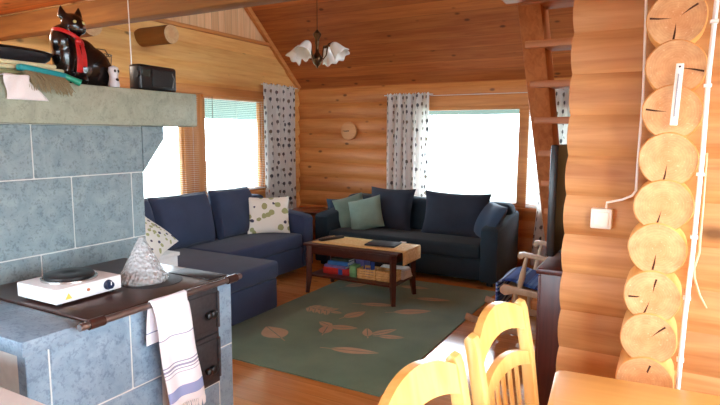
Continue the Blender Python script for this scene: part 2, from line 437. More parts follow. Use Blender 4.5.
def bump_at(z, ph, lg, R):
    t = ((z+ph)/lg) % 1*2-1
    return (R-math.sqrt(R*R-(t*lg/2)**2))          # 0 at the crown of a log, .037 at the joint
def log_wall(name, mat, p0, axis, u0, u1, z0, z1, ph, openings=(), sgn=1, th=.17, umax=None, wob=0, lg=LW, R=.20):
    """wall whose inner face crown lies at coordinate p0; axis 'X' runs along X. sgn: direction from inner face to the outside."""
    b = B()
    zs = set([z0, z1]); k = 0; z = math.floor((z0+ph)/lg)*lg-ph
    while z < z1:
        for q in (0, .06, .16, .3, .5, .7, .84, .94):
            if z0 < z+q*lg < z1: zs.add(round(z+q*lg, 5))
        z += lg
    for (a, c, d, e) in openings: zs.add(d); zs.add(e)
    zs = sorted(zs)
    def P(u, d, z): return (u, p0+sgn*d, z) if axis == 'X' else (p0+sgn*d, u, z)
    for i in range(len(zs)-1):
        za, zb = zs[i], zs[i+1]; zm = (za+zb)/2
        cuts = [(u0, u1)]
        for (a, c, d, e) in openings:
            if d < zm < e:
                new = []
                for s_, e_ in cuts:
                    if a > s_: new.append((s_, min(a, e_)))
                    if c < e_: new.append((max(c, s_), e_))
                cuts = [q for q in new if q[1]-q[0] > 1e-4]
        for s_, e_ in cuts:
            ea = eb = e_
            if umax and e_ == u1: ea, eb = min(u1, umax(za)), min(u1, umax(zb))
            if ea <= s_ and eb <= s_: continue
            ea, eb = max(ea, s_+.001), max(eb, s_+.001)
            sa = sb = s_
            if wob and s_ == u0: sa, sb = s_+wob*bump_at(za, ph, lg, R), s_+wob*bump_at(zb, ph, lg, R)
            da, db = bump_at(za+1e-6, ph, lg, R), bump_at(zb-1e-6, ph, lg, R)
            v = [b.v(P(sa, da, za)), b.v(P(ea, da, za)), b.v(P(eb, db, zb)), b.v(P(sb, db, zb)),
                 b.v(P(sa, th-da, za)), b.v(P(ea, th-da, za)), b.v(P(eb, th-db, zb)), b.v(P(sb, th-db, zb))]
            for q in ((0, 1, 2, 3), (7, 6, 5, 4), (1, 5, 6, 2), (4, 0, 3, 7)): b.f([v[j] for j in q])
            for zz, q in ((za, (4, 5, 1, 0)), (zb, (3, 2, 6, 7))):
                if zz in (z0, z1) or any(abs(zz-o[2]) < 1e-4 or abs(zz-o[3]) < 1e-4 for o in openings): b.f([v[j] for j in q])
    bmesh.ops.remove_doubles(b.bm, verts=b.bm.verts[:], dist=1e-5)
    return struct(name, b, mat, ang=35)

# back wall (far): one long window
W3 = (-2.80, -.86, .72, 1.90)
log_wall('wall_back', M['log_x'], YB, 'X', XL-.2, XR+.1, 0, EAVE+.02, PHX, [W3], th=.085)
# left wall with two windows
W1 = (3.05, 4.37, .84, 2.0); W2 = (4.63, 5.68, .84, 2.0)
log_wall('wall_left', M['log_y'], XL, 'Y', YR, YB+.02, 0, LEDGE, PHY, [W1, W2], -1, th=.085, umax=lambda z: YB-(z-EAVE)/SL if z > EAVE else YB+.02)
b = B()
ys = [YR, 2.5, YB-(LEDGE-EAVE)/SL]
b.prism([(ys[0], LEDGE), (ys[2], LEDGE), (2.5, roofz(2.5)), (-1.02, LEDGE)], lambda u, v, w: (w, u, v), XL-.02, XL-.12)
struct('wall_gable', b, M['gable'])
b = B(); b.box(XL-.06, XL+.035, 2.4, ys[2]+.02, LEDGE-.02, LEDGE+.02, .006); struct('trim_1', b, M['trim_y'])
# rake trim where the left wall meets the roof
b = B(); dY = 3.0
b.prism([(YB, EAVE-.0), (YB-.06, EAVE-.02), (3.0, roofz(3.0)-.085), (3.0, roofz(3.0)-.0)], lambda u, v, w: (w, u, v), XL-.01, XL+.04); struct('trim_2', b, M['trim_y'])
# stub logs poking out of the left wall under the loft
for i, (y, z, x1) in enumerate(((3.87, 2.49, -4.20), (2.98, 2.42, -4.12))):
    b = B(); n = 24; R = .088
    b.tube([(XL-.05, y, z), (x1, y, z)], R, n, 0, False)
    rim = [b.v((x1, y+R*math.cos(2*PI*k/n), z+R*math.sin(2*PI*k/n))) for k in range(n)]
    b.uv = b.bm.loops.layers.uv.new('UVMap')
    f = b.f(rim, 1)
    for k, lp in enumerate(f.loops): lp[b.uv].uv = (math.cos(2*PI*k/n), math.sin(2*PI*k/n))
    struct('trim_%d' % (3+i), b, [M['beam'], M['end']])
# floor
b = B(); b.box(XL-.15, XR+.15, YR-.15, YB+.15, -.1, 0); struct('floor', b, M['floor'])
# roof planes (boarded ceiling)
b = B()
b.prism([(YB+.25, roofz(YB+.25)), (2.5, roofz(2.5)), (2.5, roofz(2.5)+.15), (YB+.25, roofz(YB+.25)+.15)], lambda u, v, w: (w, u, v), XL-.15, XR+.2); struct('ceiling', b, M['ceil'])
b = B()
b.prism([(YR-.1, roofz(YR)-.08), (2.5, roofz(2.5)), (2.5, roofz(2.5)+.15), (YR-.1, roofz(YR)+.07)], lambda u, v, w: (w, u, v), XL-.15, XR+.2); struct('ceiling_loft', b, M['ceil'])
# loft floor over the kitchen side and its edge beam
b = B(); b.box(XL-.02, XR, YR, 2.46, 2.43, 2.52); b.box(-1.06, -.1, 2.46, 3.97, 2.45, 2.56); struct('ceiling_kitchen', b, M['ceil'])
b = B(); b.box(XL-.05, XR, 2.44, 2.56, 2.262, 2.425, .03); struct('beam_loft', b, M['beam'])
b = B(); b.box(XL-.05, XR, 2.45, 2.55, 2.53, 2.70, .03); struct('beam_loft_rail', b, M['beam'])
# rear and dining side walls with windows behind the photographer
W4 = (-4.0, -1.5, .6, 2.2); W5 = (.5, 1.1, 1.2, 1.9); W6 = (-1.4, 2.1, .5, 2.25); W7 = (1.3, 4.9, 2.7, 4.0)  # the high gable window is added to bring light into the upper room
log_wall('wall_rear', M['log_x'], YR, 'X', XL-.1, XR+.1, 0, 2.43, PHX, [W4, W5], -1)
log_wall('wall_dining', M['log_y'], XR, 'Y', YR, 2.6, 0, 2.43, PHY, [W6], 1)
b = B(); fg = lambda u, v, w: (w, u, v); gz = lambda y: roofz(y)+.02
b.prism([(YR, 2.43), (1.3, 2.43), (1.3, gz(1.3)), (YR, gz(YR))], fg, XR, XR+.1)
b.prism([(1.3, 2.43), (2.5, 2.43), (2.5, 2.7), (1.3, 2.7)], fg, XR, XR+.1)
b.prism([(2.5, 0), (4.9, 0), (4.9, 2.7), (2.5, 2.7)], fg, XR, XR+.1)
b.prism([(4.35, 3.5), (4.35, 4.0), (4.9, 3.56), (4.9, 3.5)], fg, XR, XR+.1)
b.prism([(4.9, 0), (YB, 0), (YB, EAVE), (4.9, gz(4.9))], fg, XR, XR+.1)
b.prism([(1.3, 4.0), (4.35, 4.0), (2.5, gz(2.5)), (1.3, gz(1.3))], fg, XR, XR+.1)
struct('wall_gable_right', b, M['gable'])
# partition: short stub left of the log column, and the longer stretch right of it
log_wall('wall_partition', M['log_p'], 2.44, 'X', -.382, -.05, 0, 2.28, PHP, wob=.5, lg=LG, R=.24)
log_wall('wall_partition_right', M['log_p'], 2.40, 'X', .03, XR, 0, 2.28, PHP, lg=LG, R=.24)
# right wall of the living room: logs running away, their sawn ends stacked beside the partition
b = B(); b.uv = b.bm.loops.layers.uv.new('UVMap'); n = 36
zc = [2.29, 2.125, 1.957, 1.79, 1.634, 1.467, 1.302, 1.143, .968, .81, .647, .48, .315, .15]
xc = [-.014, -.014, -.014, -.006, -.008, -.010, -.015, -.025, -.031, -.034, -.038, -.04, -.04, -.04]
cr = [[], [], [(175, .9), (35, .8), (265, .75)], [(-12, .95)], [(172, .9)], [(262, .9)], [(255, .9)], [(262, .8)], [(80, .7), (250, .9), (185, .5)], [(45, .8)], [(75, .4)], [], [], []]
for i, (z, x) in enumerate(zip(zc, xc)):
    y0 = 2.30-.007*i; R = .0965; ph = random.random()*6
    rr = [R*(1+.018*math.sin(2*a*2*PI/n+ph)+.01*math.sin(5*a*2*PI/n+2*ph)) for a in range(n)]
    ring = lambda y, s: [b.v((x+rr[a]*s*math.cos(2*PI*a/n), y, z+rr[a]*s*math.sin(2*PI*a/n))) for a in range(n)]
    R0, R1, R2 = ring(y0, .955), ring(y0+.006, 1), ring(6.6, 1)
    for A, C in ((R0, R1), (R1, R2)):
        for k in range(n): b.f([A[k], A[(k+1) % n], C[(k+1) % n], C[k]], 0)
    f = b.f(R0, 1); f.smooth = False
    if f.normal.y > 0: f.normal_flip()
    for lp in f.loops:
        c_ = lp.vert.co; lp[b.uv].uv = ((c_.x-x)/R+i*0, (c_.z-z)/R)
    for a, L in cr[i]:
        a = math.radians(a); d = Vector((math.cos(a), 0, math.sin(a))); pz = Vector((-d.z, 0, d.x))
        o_ = Vector((x, y0-.0008, z)); tip = .15 if L > .6 else .4
        q = [b.v(o_+d*R*tip), b.v(o_+d*R*(tip+L)*.55+pz*.0045), b.v(o_+d*R*min(.95, tip+L*.8)+pz*.004), b.v(o_+d*R*min(.95, tip+L*.8)-pz*.003), b.v(o_+d*R*(tip+L)*.5-pz*.001)]
        b.f(q, 2)
struct('wall_right', b, [M['log_y'], M['end'], M['crack']], fix=False)

# ------------------------------------------------------------------ windows
def window(nm, wall, rect, mull=(), depth=.085, casing=.07, ins=.0):
    u0, u1, z0, z1 = rect
    def P(u, d, z): return (u, YB+d, z) if wall == 'B' else ((XL-d, u, z) if wall == 'L' else ((u, YR-d, z) if wall == 'R' else (XR+d, u, z)))
    mat = M['trim_x'] if wall in 'BR' else M['trim_y']
    def bx(b, a, c, d0, d1, e, f, bev=.004):
        p, q = P(a, d0, e), P(c, d1, f)
        b.box(min(p[0], q[0]), max(p[0], q[0]), min(p[1], q[1]), max(p[1], q[1]), e, f, bev)
    b = B()
    bx(b, u0, u0+.05, .0, .05, z0, z1); bx(b, u1-.05, u1, .0, .05, z0, z1)
    bx(b, u0+.05, u1-.05, .0, .05, z0, z0+.05); bx(b, u0+.05, u1-.05, .0, .05, z1-.05, z1)
    for mu in mull: bx(b, mu[0], mu[1], -.005, .05, z0+.05, z1-.05)
    root = struct(nm, b, mat)
    b = B(); bx(b, u0+.03, u1-.03, .03, .034, z0+.03, z1-.03, 0); obj('glass', b, M['pane'], root)
    return root, bx
r_, bx = window('window_1', 'L', W1)
b = B(); bx(b, 2.98, 5.74, -.03, .03, 1.995, 2.085); obj('casing', b, M['trim_y'], r_)
b = B(); bx(b, 4.35, 4.65, -.022, .03, .84, 1.995); obj('post_casing', b, M['trim_z'], r_)
b = B(); bx(b, 2.98, 5.74, -.06, .03, .80, .84); obj('sill', b, M['trim_y'], r_)
r_, bx = window('window_2', 'L', W2)
b = B(); bx(b, 5.67, 5.74, -.022, .03, .84, 1.995); obj('side_casing', b, M['trim_z'], r_)
r_, bx = window('window_3', 'B', W3, [(-1.545, -1.43)])
b = B(); bx(b, -2.9, -.80, -.028, .03, 1.895, 2.02); obj('casing', b, M['trim_x'], r_)
b = B(); bx(b, -.865, -.79, -.022, .03, .7, 1.90); obj('side_casing', b, M['trim_z'], r_)
b = B(); bx(b, -2.9, -2.79, -.022, .03, .7, 1.90); obj('side_casing', b, M['trim_z'], r_)
b = B(); bx(b, -2.9, -.80, -.06, .03, .68, .72); obj('sill', b, M['trim_x'], r_)
window('window_4', 'R', W4); window('window_5', 'R', W5, [(.78, .82)]); window('window_6', 'D', W6, [(-.03, .03)]); window('added_gable_window', 'D', W7, [(2.45, 2.5), (3.7, 3.75)])

# outside: pale ground and the roof overhang above the windows
b = B(); b.box(-40, 40, -40, 40, -1.05, -1.0); o = struct('ground', b, M['ground'])
b = B(); b.prism([(XL-.18, 2.12), (XL-.18, 2.2), (-6.0, 1.9), (-6.0, 1.785)], lambda u, v, w: (u, w, v), 1.5, 8.0); struct('roof_overhang', b, M['soffit'])
b = B(); b.prism([(YB+.27, 2.02), (YB+.27, 2.1), (7.35, 1.93), (7.35, 1.825)], lambda u, v, w: (w, u, v), -5.4, .8); struct('roof_overhang_back', b, M['soffit'])

# venetian blinds
def blind(name, label, wall, u0, u1, z0, z1, d, step=.022, tilt=8, wide=.024):
    t = thing(name, label, 'blind')
    s = B(); nS = int((z1-.03-z0)/step); a = math.radians(tilt)
    for i in range(nS):
        z = z0+.012+i*step; dy, dz = wide/2*math.cos(a), wide/2*math.sin(a)
        for e in (0,):
            if wall == 'L': s.box(XL+d-dy, XL+d+dy, u0, u1, z-.0005, z+.0005)
            else:
                v = [s.v((u0, YB-d-dy, z+dz)), s.v((u1, YB-d-dy, z+dz)), s.v((u1, YB-d+dy, z-dz)), s.v((u0, YB-d+dy, z-dz))]; s.f(v)
    obj('slats', s, M['slat'], t, fix=False)
    h = B()
    if wall == 'L': h.box(XL+d-.015, XL+d+.015, u0, u1, z1-.03, z1, .003)
    else: h.box(u0, u1, YB-d-.015, YB-d+.015, z1-.03, z1, .003)
    obj('head_rail', h, M['trim_y'], t)
    h = B()
    if wall == 'L': h.box(XL+d-.013, XL+d+.013, u0, u1, z0-.012, z0, .003)
    else: h.box(u0, u1, YB-d-.013, YB-d+.013, z0-.012, z0, .003)
    obj('bottom_rail', h, M['offwhite'], t)
    for f in (.06, .5, .94):
        u = u0+(u1-u0)*f; c = B()
        p = (XL+d+.013, u) if wall == 'L' else (u, YB-d-.013)
        c.tube([(p[0], p[1], z0), (p[0], p[1], z1-.02)], .0012, 5); obj('ladder_cord', c, M['offwhite'], t)
    c = B(); u = u0+.13; p = (XL+d+.02, u) if wall == 'L' else (u, YB-d-.02)
    c.tube([(p[0], p[1], z1-.5 if wall == 'L' else z1-.8), (p[0], p[1], z1-.02)], .0035, 6); obj('tilt_wand', c, M['wire'], t)
    return t
blind('venetian_blind', 'open white venetian blind in the left window beside the leaf-print curtain', 'L', 4.60, 5.66, .88, 1.99, .045)
blind('venetian_blind', 'open white venetian blind in the left window nearest the stone fireplace', 'L', 3.1, 4.52, .88, 1.99, .045)
blind('venetian_blind', 'lowered white venetian blind behind the stair in the far window', 'B', -1.43, -.88, .74, 1.88, .03, tilt=-40)

# curtains
def curtain(name, label, wall, u0, u1, z0, z1, folds, amp=.028, flare=0, d=.075):
    t = thing(name, label, 'curtain')
    W = abs(u1-u0)
    def fn(a, v):
        z = z0+(z1-z0)*v; w = a*2*PI*folds; k = amp*(1-.25*v)
        u = u0+(u1-u0)*a+.012*math.sin(w*2+1)*(1-v)-flare*(1-a)*max(0, .5-v)
        off = d+k*math.sin(w)+.006*math.sin(w*2.7+3*v)
        if v > .985: z += .012*math.sin(w*3)
        return (XL+off, u, z) if wall == 'L' else (u, YB-off, z)
    b = B(); b.sheet(fn, int(folds*14), 36, 0, lambda a, v: (a*W*1.5, v*(z1-z0)))
    o = obj('cloth', b, M['curtain'], t, ang=80, fix=False); solid(o, .002)
    r = B()
    e0, e1 = u0-.04, u1+.05
    if wall == 'L': r.tube([(XL+d, e0, z1-.015), (XL+d, e1, z1-.015)], .006, 8)
    else: r.tube([(e0, YB-d, z1-.015), (e1, YB-d, z1-.015)], .006, 8)
    obj('curtain_rod', r, M['offwhite'], t); return t
curtain('curtain', 'leaf-print curtain in the far left corner beside the left windows', 'L', 5.62, 6.30, .08, 2.19, 5)
curtain('curtain', 'leaf-print curtain left of the far window above the dark sofa', 'B', -3.19, -2.62, .5, 2.06, 4.5)
curtain('curtain', 'leaf-print curtain seen behind the wooden stair', 'B', -1.27, -.62, .08, 2.09, 5, flare=.16)
# thin white curtain wire along the far window head
b = B(); b.tube([(-2.62, YB-.04, 2.03), (-1.05, YB-.04, 2.03)], .004, 6); tag(obj('curtain_wire', b, M['offwhite']), 'thin white curtain wire above the far window', 'wire')

# ------------------------------------------------------------------ fireplace and stove
FX, SX = -2.58, -1.82
fp = thing('soapstone_fireplace', 'grey soapstone fireplace with mantel slab and wood-burning cookstove', 'fireplace', (-2.6, 1.5, 0))
def loc(b): b.m = Matrix.Translation((2.6, -1.5, 0)); return b
def blocks(rects, x, face='x', core=None, mats=None, name='', bev=.004, proud=.004):
    """stone blocks standing 4 mm proud of the pale joint core"""
    b = loc(B())
    for c in core: b.box(*c, 0, 1)
    for i, (y0, y1, z0, z1) in enumerate(rects):
        g = .0028
        b.box(x-.05, x+proud, y0+g, y1-g, z0+g, z1-g, bev, 0, 1)
    return obj(name, b, [mats, M['grout']], fp)
blocks([(1.0, 1.52, 1.34, 1.594), (1.52, 2.137, 1.34, 1.594), (.85, 1.705, .98, 1.34), (1.705, 2.055, .98, 1.34), (2.055, 2.137, .98, 1.34),
        (.85, 1.53, .86, .98), (1.53, 2.137, .86, .98), (.6, 1.0, 1.34, 1.594), (.6, .85, .86, 1.34)], FX, core=[(-3.3, FX, .6, 2.134, .0, 1.594)], mats=M['stone'], name='chimney_breast')
b = loc(B()); b.prism([(2.139, 1.343), (2.139, 1.594), (2.288, 1.594), (2.288, 1.518)], lambda u, v, w: (w, u, v), -3.28, FX+.004, 0, .004); obj('hood_corbel', b, M['stone'], fp)
b = loc(B()); b.box(-3.35, -2.52, .55, 2.50, 1.595, 1.79, .008); obj('mantel_slab', b, M['slab'], fp)
# stove block
ZT = .868
blocks([(1.0, 1.083, 0, ZT), (1.083, 1.413, .54, ZT-.0), (1.413, 1.56, .54, ZT-.0), (1.083, 1.26, .2, .54), (1.26, 1.74, .2, .395), (1.26, 1.56, .395, .54), (1.083, 1.74, 0, .2), (1.74, 1.99, 0, .2), (1.895, 1.99, .54, ZT), (1.74, 1.895, .2, .38), (1.895, 1.99, .2, .54)],
       SX, core=[(FX-.05, SX, 1.003, 1.987, 0, ZT-.004)], mats=M['stoned'], name='stove_block')
b = loc(B()); b.box(FX, SX+.006, .992, 1.225, ZT-.05, ZT+.004, .006); obj('stone_ledge', b, M['stoned'], fp)
b = loc(B()); b.box(FX+.005, SX+.012, 1.228, 1.985, ZT, .88, .003); pl = obj('cooktop_plate', b, M['cooktop'], fp)
b = loc(B()); b.lathe([(.135, .0), (.135, .002), (.128, .003), (0, .003)], 36, (-2.05, 1.72, .88), cap=False); obj('cooking_ring', b, M['iron'], pl)
b = loc(B()); b.box(-2.1, -1.83, 1.86, 1.975, .880, .883, .001); obj('end_plate', b, M['iron'], pl)
def door(name, y0, y1, z0, z1, ky, kz):
    b = loc(B()); b.box(SX-.02, SX+.018, y0, y1, z0, z1, .005)
    b.box(SX+.018, SX+.024, y0+.02, y1-.02, z0+.02, z1-.02, .004)
    d = obj(name, b, M['iron'], fp)
    for (yy, rr) in ((ky, .017), (ky+.028, .02)):
        b = loc(B()); b.tube([(SX+.02, yy, kz), (SX+.034, yy, kz), (SX+.036, yy, kz), (SX+.05, yy, kz), (SX+.056, yy, kz)], [.009, .009, rr, rr, rr*.5], 14); obj('knob', b, M['black'], d)
    b = loc(B()); b.tube([(SX+.022, y1-.006, z0+.02), (SX+.022, y1-.006, z1-.02)], .008, 8); obj('hinge', b, M['iron'], d)
b = loc(B()); b.box(SX-.03, SX+.008, 1.60, 1.893, .385, ZT, .004); obj('iron_frame', b, M['iron'], fp)
door('firebox_door', 1.615, 1.882, .64, .85, 1.80, .735)
door('ash_door', 1.615, 1.882, .40, .63, 1.79, .475)
b = loc(B()); b.tube([(-1.76, 1.16, .88), (-1.76, 1.99, .88)], .0135, 14); rail = obj('towel_rail', b, M['steel'], fp)
for y in (1.225, 1.93):
    b = loc(B()); b.tube([(-1.76, y-.03, .88), (-1.76, y+.03, .88)], .019, 14); b.tube([(-1.76, y, .88), (SX+.0, y, .868)], .009, 8); obj('rail_bracket', b, M['cooktop'], rail)

# towel over the rail
def tw(a, v):
    y = 1.455+.185*a+(.06+.02*a)*max(0, v)*(1)*.9*(1)
    if v < .08: y = 1.455+.185*a
    if v < 0: pass
    s = v*.50
    if s < .012: x = -1.76+.0165*math.cos(PI/2+.0) ; z = .898
    x = -1.742+.010*math.sin(a*9+1)+.004*math.sin(9*v)+.012*v; z = .893-.47*v
    if v <= .04: x = -1.752+.008*v/.04; z = .897-.004*v/.04
    return (x, y, z)
t = thing('hand_towel', 'white blue-striped towel with fringe hanging over the stove rail', 'towel')
b = B(); b.sheet(tw, 20, 40, 0, lambda a, v: (a, v)); o = obj('cloth', b, M['towel'], t, ang=80, fix=False); solid(o, .004)
b = B(); b.sheet(lambda a, v: (-1.752-.028*math.sin(v*PI/2)-.003*math.sin(a*8), 1.455+.185*a, .897-.0*v-(.22*max(0, v-.15))), 14, 20, 0, lambda a, v: (a, v*.45)); o = obj('back_fold', b, M['towel'], t, ang=80, fix=False); solid(o, .004)
b = B()
for i in range(26):
    a = (i+.5)/26; p = Vector(tw(a, 1)); k = random.uniform(-.006, .006)
    b.tube([p, p+Vector((.003, k*.5, -.02)), p+Vector((.004, k, -.045))], [.003, .0035, .0012], 5)
obj('fringe', b, M['rag'], t)

# hot plate on the cooktop
t = thing('hot_plate', 'white electric hot plate with one black burner on the stove top', 'hot plate', (-2.165, 1.40, .88)); t.scale = (1, .95, .95)
b = B(); b.box(-.13, .13, -.155, .155, .012, .075, .006)
body = obj('housing', b, M['white'], t)
for sx in (-1, 1):
    for sy in (-1, 1):
        b = B(); b.lathe([(.012, 0), (.014, .013)], 12, (sx*.1, sy*.125, 0)); obj('foot', b, M['black'], body)
b = B(); b.lathe([(.112, .0745), (.112, .083), (.104, .085), (.100, .078)], 36, (-.005, -.0, 0), cap=False); obj('trim_ring', b, M['chrome'], t)
b = B(); b.lathe([(.0, .076), (.098, .076), (.099, .095), (.094, .099), (.03, .099), (.025, .096), (.0, .096)], 36, (-.005, 0, 0), cap=False); obj('burner', b, M['black'], t)
b = B(); b.tube([(.129, .085, .044), (.135, .085, .044), (.136, .085, .044), (.152, .085, .044)], [.022, .022, .018, .016], 20); kn = obj('knob', b, plain('knob_blue_black', lin(24, 38, 66), .3), t); kn['label'] = 'dark blue control knob'
b = B(); b.box(.151, .153, .083, .087, .044, .06); obj('pointer', b, M['white'], kn)
b = B(); b.tube([(.129, -.01, .045), (.134, -.01, .045)], [.007, .006], 12); obj('pilot_lamp', b, plain('pilot', lin(190, 110, 70), .3), t)
b = B(); b.prism([(-.115, .026), (-.085, .026), (-.10, .052)], lambda u, v, w: (w, u, v), .1295, .131); obj('warning_sticker', b, plain('sticker', lin(236, 214, 90), .5), t)

# glass cone
b = B(); b.lathe([(.108, 0), (.112, .006), (.108, .022), (.100, .028), (.018, .188), (.012, .2), (.0, .203), (.0, .196), (.012, .188), (.094, .028), (.098, .004)], 40, (0, 0, 0), cap=False)
t = thing('glass_cone', 'cone-shaped clear pressed-glass ornament on the stove top', 'glass cone', (-2.085, 1.70, .8835))
o = obj('shell', b, M['coneglass'], t)
b = B(); b.lathe([(0, .002), (.085, .002), (.088, .012), (.06, .022), (0, .026)], 28, cap=False); obj('base_disc', b, plain('amber_base', lin(196, 150, 110), .4), t)

# white worktop near the camera
b = B(); b.box(-2.6, -1.15, -.3, .775, .84, .88, .006); o = obj('worktop', b, plain('worktop_laminate', lin(228, 230, 228), .35, var=.03)); tag(o, 'pale grey worktop in the bottom left corner of the photo', 'worktop')
b = B(); b.box(-2.55, -1.22, -.25, .74, .0, .84, .004); o = obj('base_cabinet', b, M['offwhite']); 
t = thing('kitchen_cabinet', 'white base cabinet under the pale grey worktop', 'cabinet'); o.parent = t; o.name = 'carcass'
for i in range(2):
    b = B(); b.box(-2.53+.66*i, -1.9+.66*i, .741, .757, .1, .82, .003); d = obj('door', b, M['offwhite'], t)
    b = B(); b.tube([(-2.0+.2*i, .76, .72), (-2.0+.2*i, .775, .74), (-2.0+.2*i, .775, .78)], .005, 8); obj('handle', b, M['chrome'], d)

# ------------------------------------------------------------------ things on the mantel
MT = 1.79
# cat: one glazed body, ribbon and ears/eyes as parts
t = thing('cat_figurine', 'glossy black cat figurine with red ribbon on the mantel', 'figurine', (-2.70, 1.865, MT)); t.scale = (.9, .8, 1.0)
b = B()
b.sphere((0, .07, .10), (.085, .155, .115), 24, 16); b.sphere((-.01, .02, .13), (.08, .13, .12), 20, 14); b.sphere((.0, .16, .07), (.08, .08, .085), 20, 14)
b.sphere((.0, -.10, .16), (.07, .075, .14), 20, 14); b.sphere((.01, -.12, .22), (.06, .068, .08), 20, 14)
b.sphere((.03, -.055, .30), (.062, .068, .062), 24, 16)
b.sphere((.075, -.035, .28), (.03, .032, .026), 14, 10)
b.sphere((.05, -.13, .03), (.055, .03, .03), 12, 8); b.sphere((.05, -.03, .03), (.06, .03, .03), 12, 8)
b.sphere((-.02, .2, .03), (.06, .05, .03), 12, 8)
for s in (-1, 1):
    c = Vector((.02+.012*s, -.062+s*.042, .335))
    b.tube([c, c+Vector((.0, s*.006, .03)), c+Vector((.0, s*.01, .062))], [.03, .02, .003], 10)
o = obj('body', b, M['glaze'], t)
m = o.modifiers.new('Remesh', 'REMESH'); m.mode = 'VOXEL'; m.voxel_size = .008; m.use_smooth_shade = True
m = o.modifiers.new('Smooth', 'SMOOTH'); m.iterations = 4; m.factor = .5
for s in (-1, 1):
    b = B(); b.sphere((.082, -.050+s*.028, .312), (.008, .013, .009), 12, 8); e = obj('eye', b, plain('cat_eye%d' % s, lin(196, 186, 120), .15), t); e['label'] = 'pale yellow eye'
b = B(); b.sphere((.104, -.033, .287), (.006, .009, .006), 10, 8); obj('nose', b, plain('cat_nose', lin(120, 90, 84), .3), t)
b = B()
ring = [(.02+.078*math.cos(a), -.085+.084*math.sin(a), .235-.035*math.sin(a)+.0*math.cos(a)) for a in [2*PI*k/32 for k in range(33)]]
b.tube(ring, .007, 8, flat=1.5, cap=False); rb = obj('ribbon', b, M['red'], t); rb['label'] = 'red ribbon collar'
for dy, L, w in ((-.012, .15, .02), (.02, .12, .018)):
    b = B(); b.sheet(lambda a, v: (.098+.012*math.sin(v*3), -.075+dy+(a-.5)*2*w*(.5+.6*v)+.012*v, .215-L*v), 6, 12); e = obj('ribbon_tail', b, M['red'], rb, fix=False); solid(e, .004)
b = B(); b.sphere((.1, -.075, .215), (.018, .022, .018), 12, 8); obj('ribbon_knot', b, M['red'], rb)

# white ceramic face figure and wire basket behind the cat
t = thing('wire_basket', 'small dark wire basket behind the cat on the mantel', 'basket', (-2.86, 2.10, MT))
b = B()
for z, r in ((.0, .05), (.09, .058), (.20, .066)):
    b = B(); b.tube([(r*math.cos(a), r*math.sin(a), z+.003) for a in [2*PI*k/24 for k in range(25)]], .0025, 6, cap=False); obj('hoop', b, M['wire'], t)
b = B()
for k in range(12):
    a = 2*PI*k/12; b.tube([(.05*math.cos(a), .05*math.sin(a), .003), (.058*math.cos(a+.25), .058*math.sin(a+.25), .09), (.066*math.cos(a), .066*math.sin(a), .203)], .0018, 5)
obj('wires', b, M['wire'], t)
b = B(); b.tube([(0, -.066, .2), (0, -.04, .235), (0, .04, .235), (0, .066, .2)], .003, 6); obj('handle', b, M['wire'], t)
t = thing('ceramic_figure', 'small white ceramic figure beside the black cat on the mantel', 'figurine', (-2.60, 1.99, MT)); t.scale = (.9, .9, .9)
b = B(); b.lathe([(.0, 0), (.03, 0), (.033, .02), (.026, .05), (.024, .07), (.031, .095), (.026, .12), (.0, .132)], 20, cap=False); obj('body', b, M['bonew'], t)
for s in (-1, 1):
    b = B(); b.sphere((.028, s*.011, .098), (.006, .007, .009), 10, 8); obj('eye', b, M['black'], t)
b = B(); b.sphere((.024, .004, .048), (.006, .012, .01), 10, 8); obj('mouth', b, M['black'], t)

# radio with antenna
t = thing('portable_radio', 'black portable radio with raised antenna on the mantel end', 'radio', (-2.64, 2.285, MT), math.radians(4)); t.scale = (1, .92, .95)
b = B(); b.box(-.045, .045, -.155, .155, .004, .155, .018, seg=3); bd = obj('case', b, M['black'], t)
b = B(); b.box(.044, .048, -.06, .13, .03, .13, .004); obj('speaker_grille', b, plain('grille', lin(42, 40, 40), .6, .2, var=.4, scale=400), t)
b = B(); b.box(.0455, .0475, -.14, -.075, .085, .125, .002); obj('dial', b, plain('dial', lin(60, 66, 60), .2), t)
b = B(); b.tube([(.03, -.168, .095), (.03, -.152, .095)], .018, 16); obj('tuning_knob', b, M['black'], t)
b = B(); b.tube([(.045, .108, .12), (.06, .112, .085), (.052, .105, .03)], .004, 6); obj('carry_strap', b, plain('strapgrey', lin(110, 112, 112), .5), t)
b = B(); b.tube([(-.02, -.15, .15), (-.02, -.152, .34)], .0038, 8); b.tube([(-.02, -.152, .34), (-.02, -.158, .58)], .0028, 8); b.tube([(-.02, -.158, .58), (-.02, -.164, .80)], .002, 8)
an = obj('antenna', b, plain('bright_steel', lin(224, 222, 216), .35, .3, var=.03), t); an['label'] = 'chrome telescopic antenna'

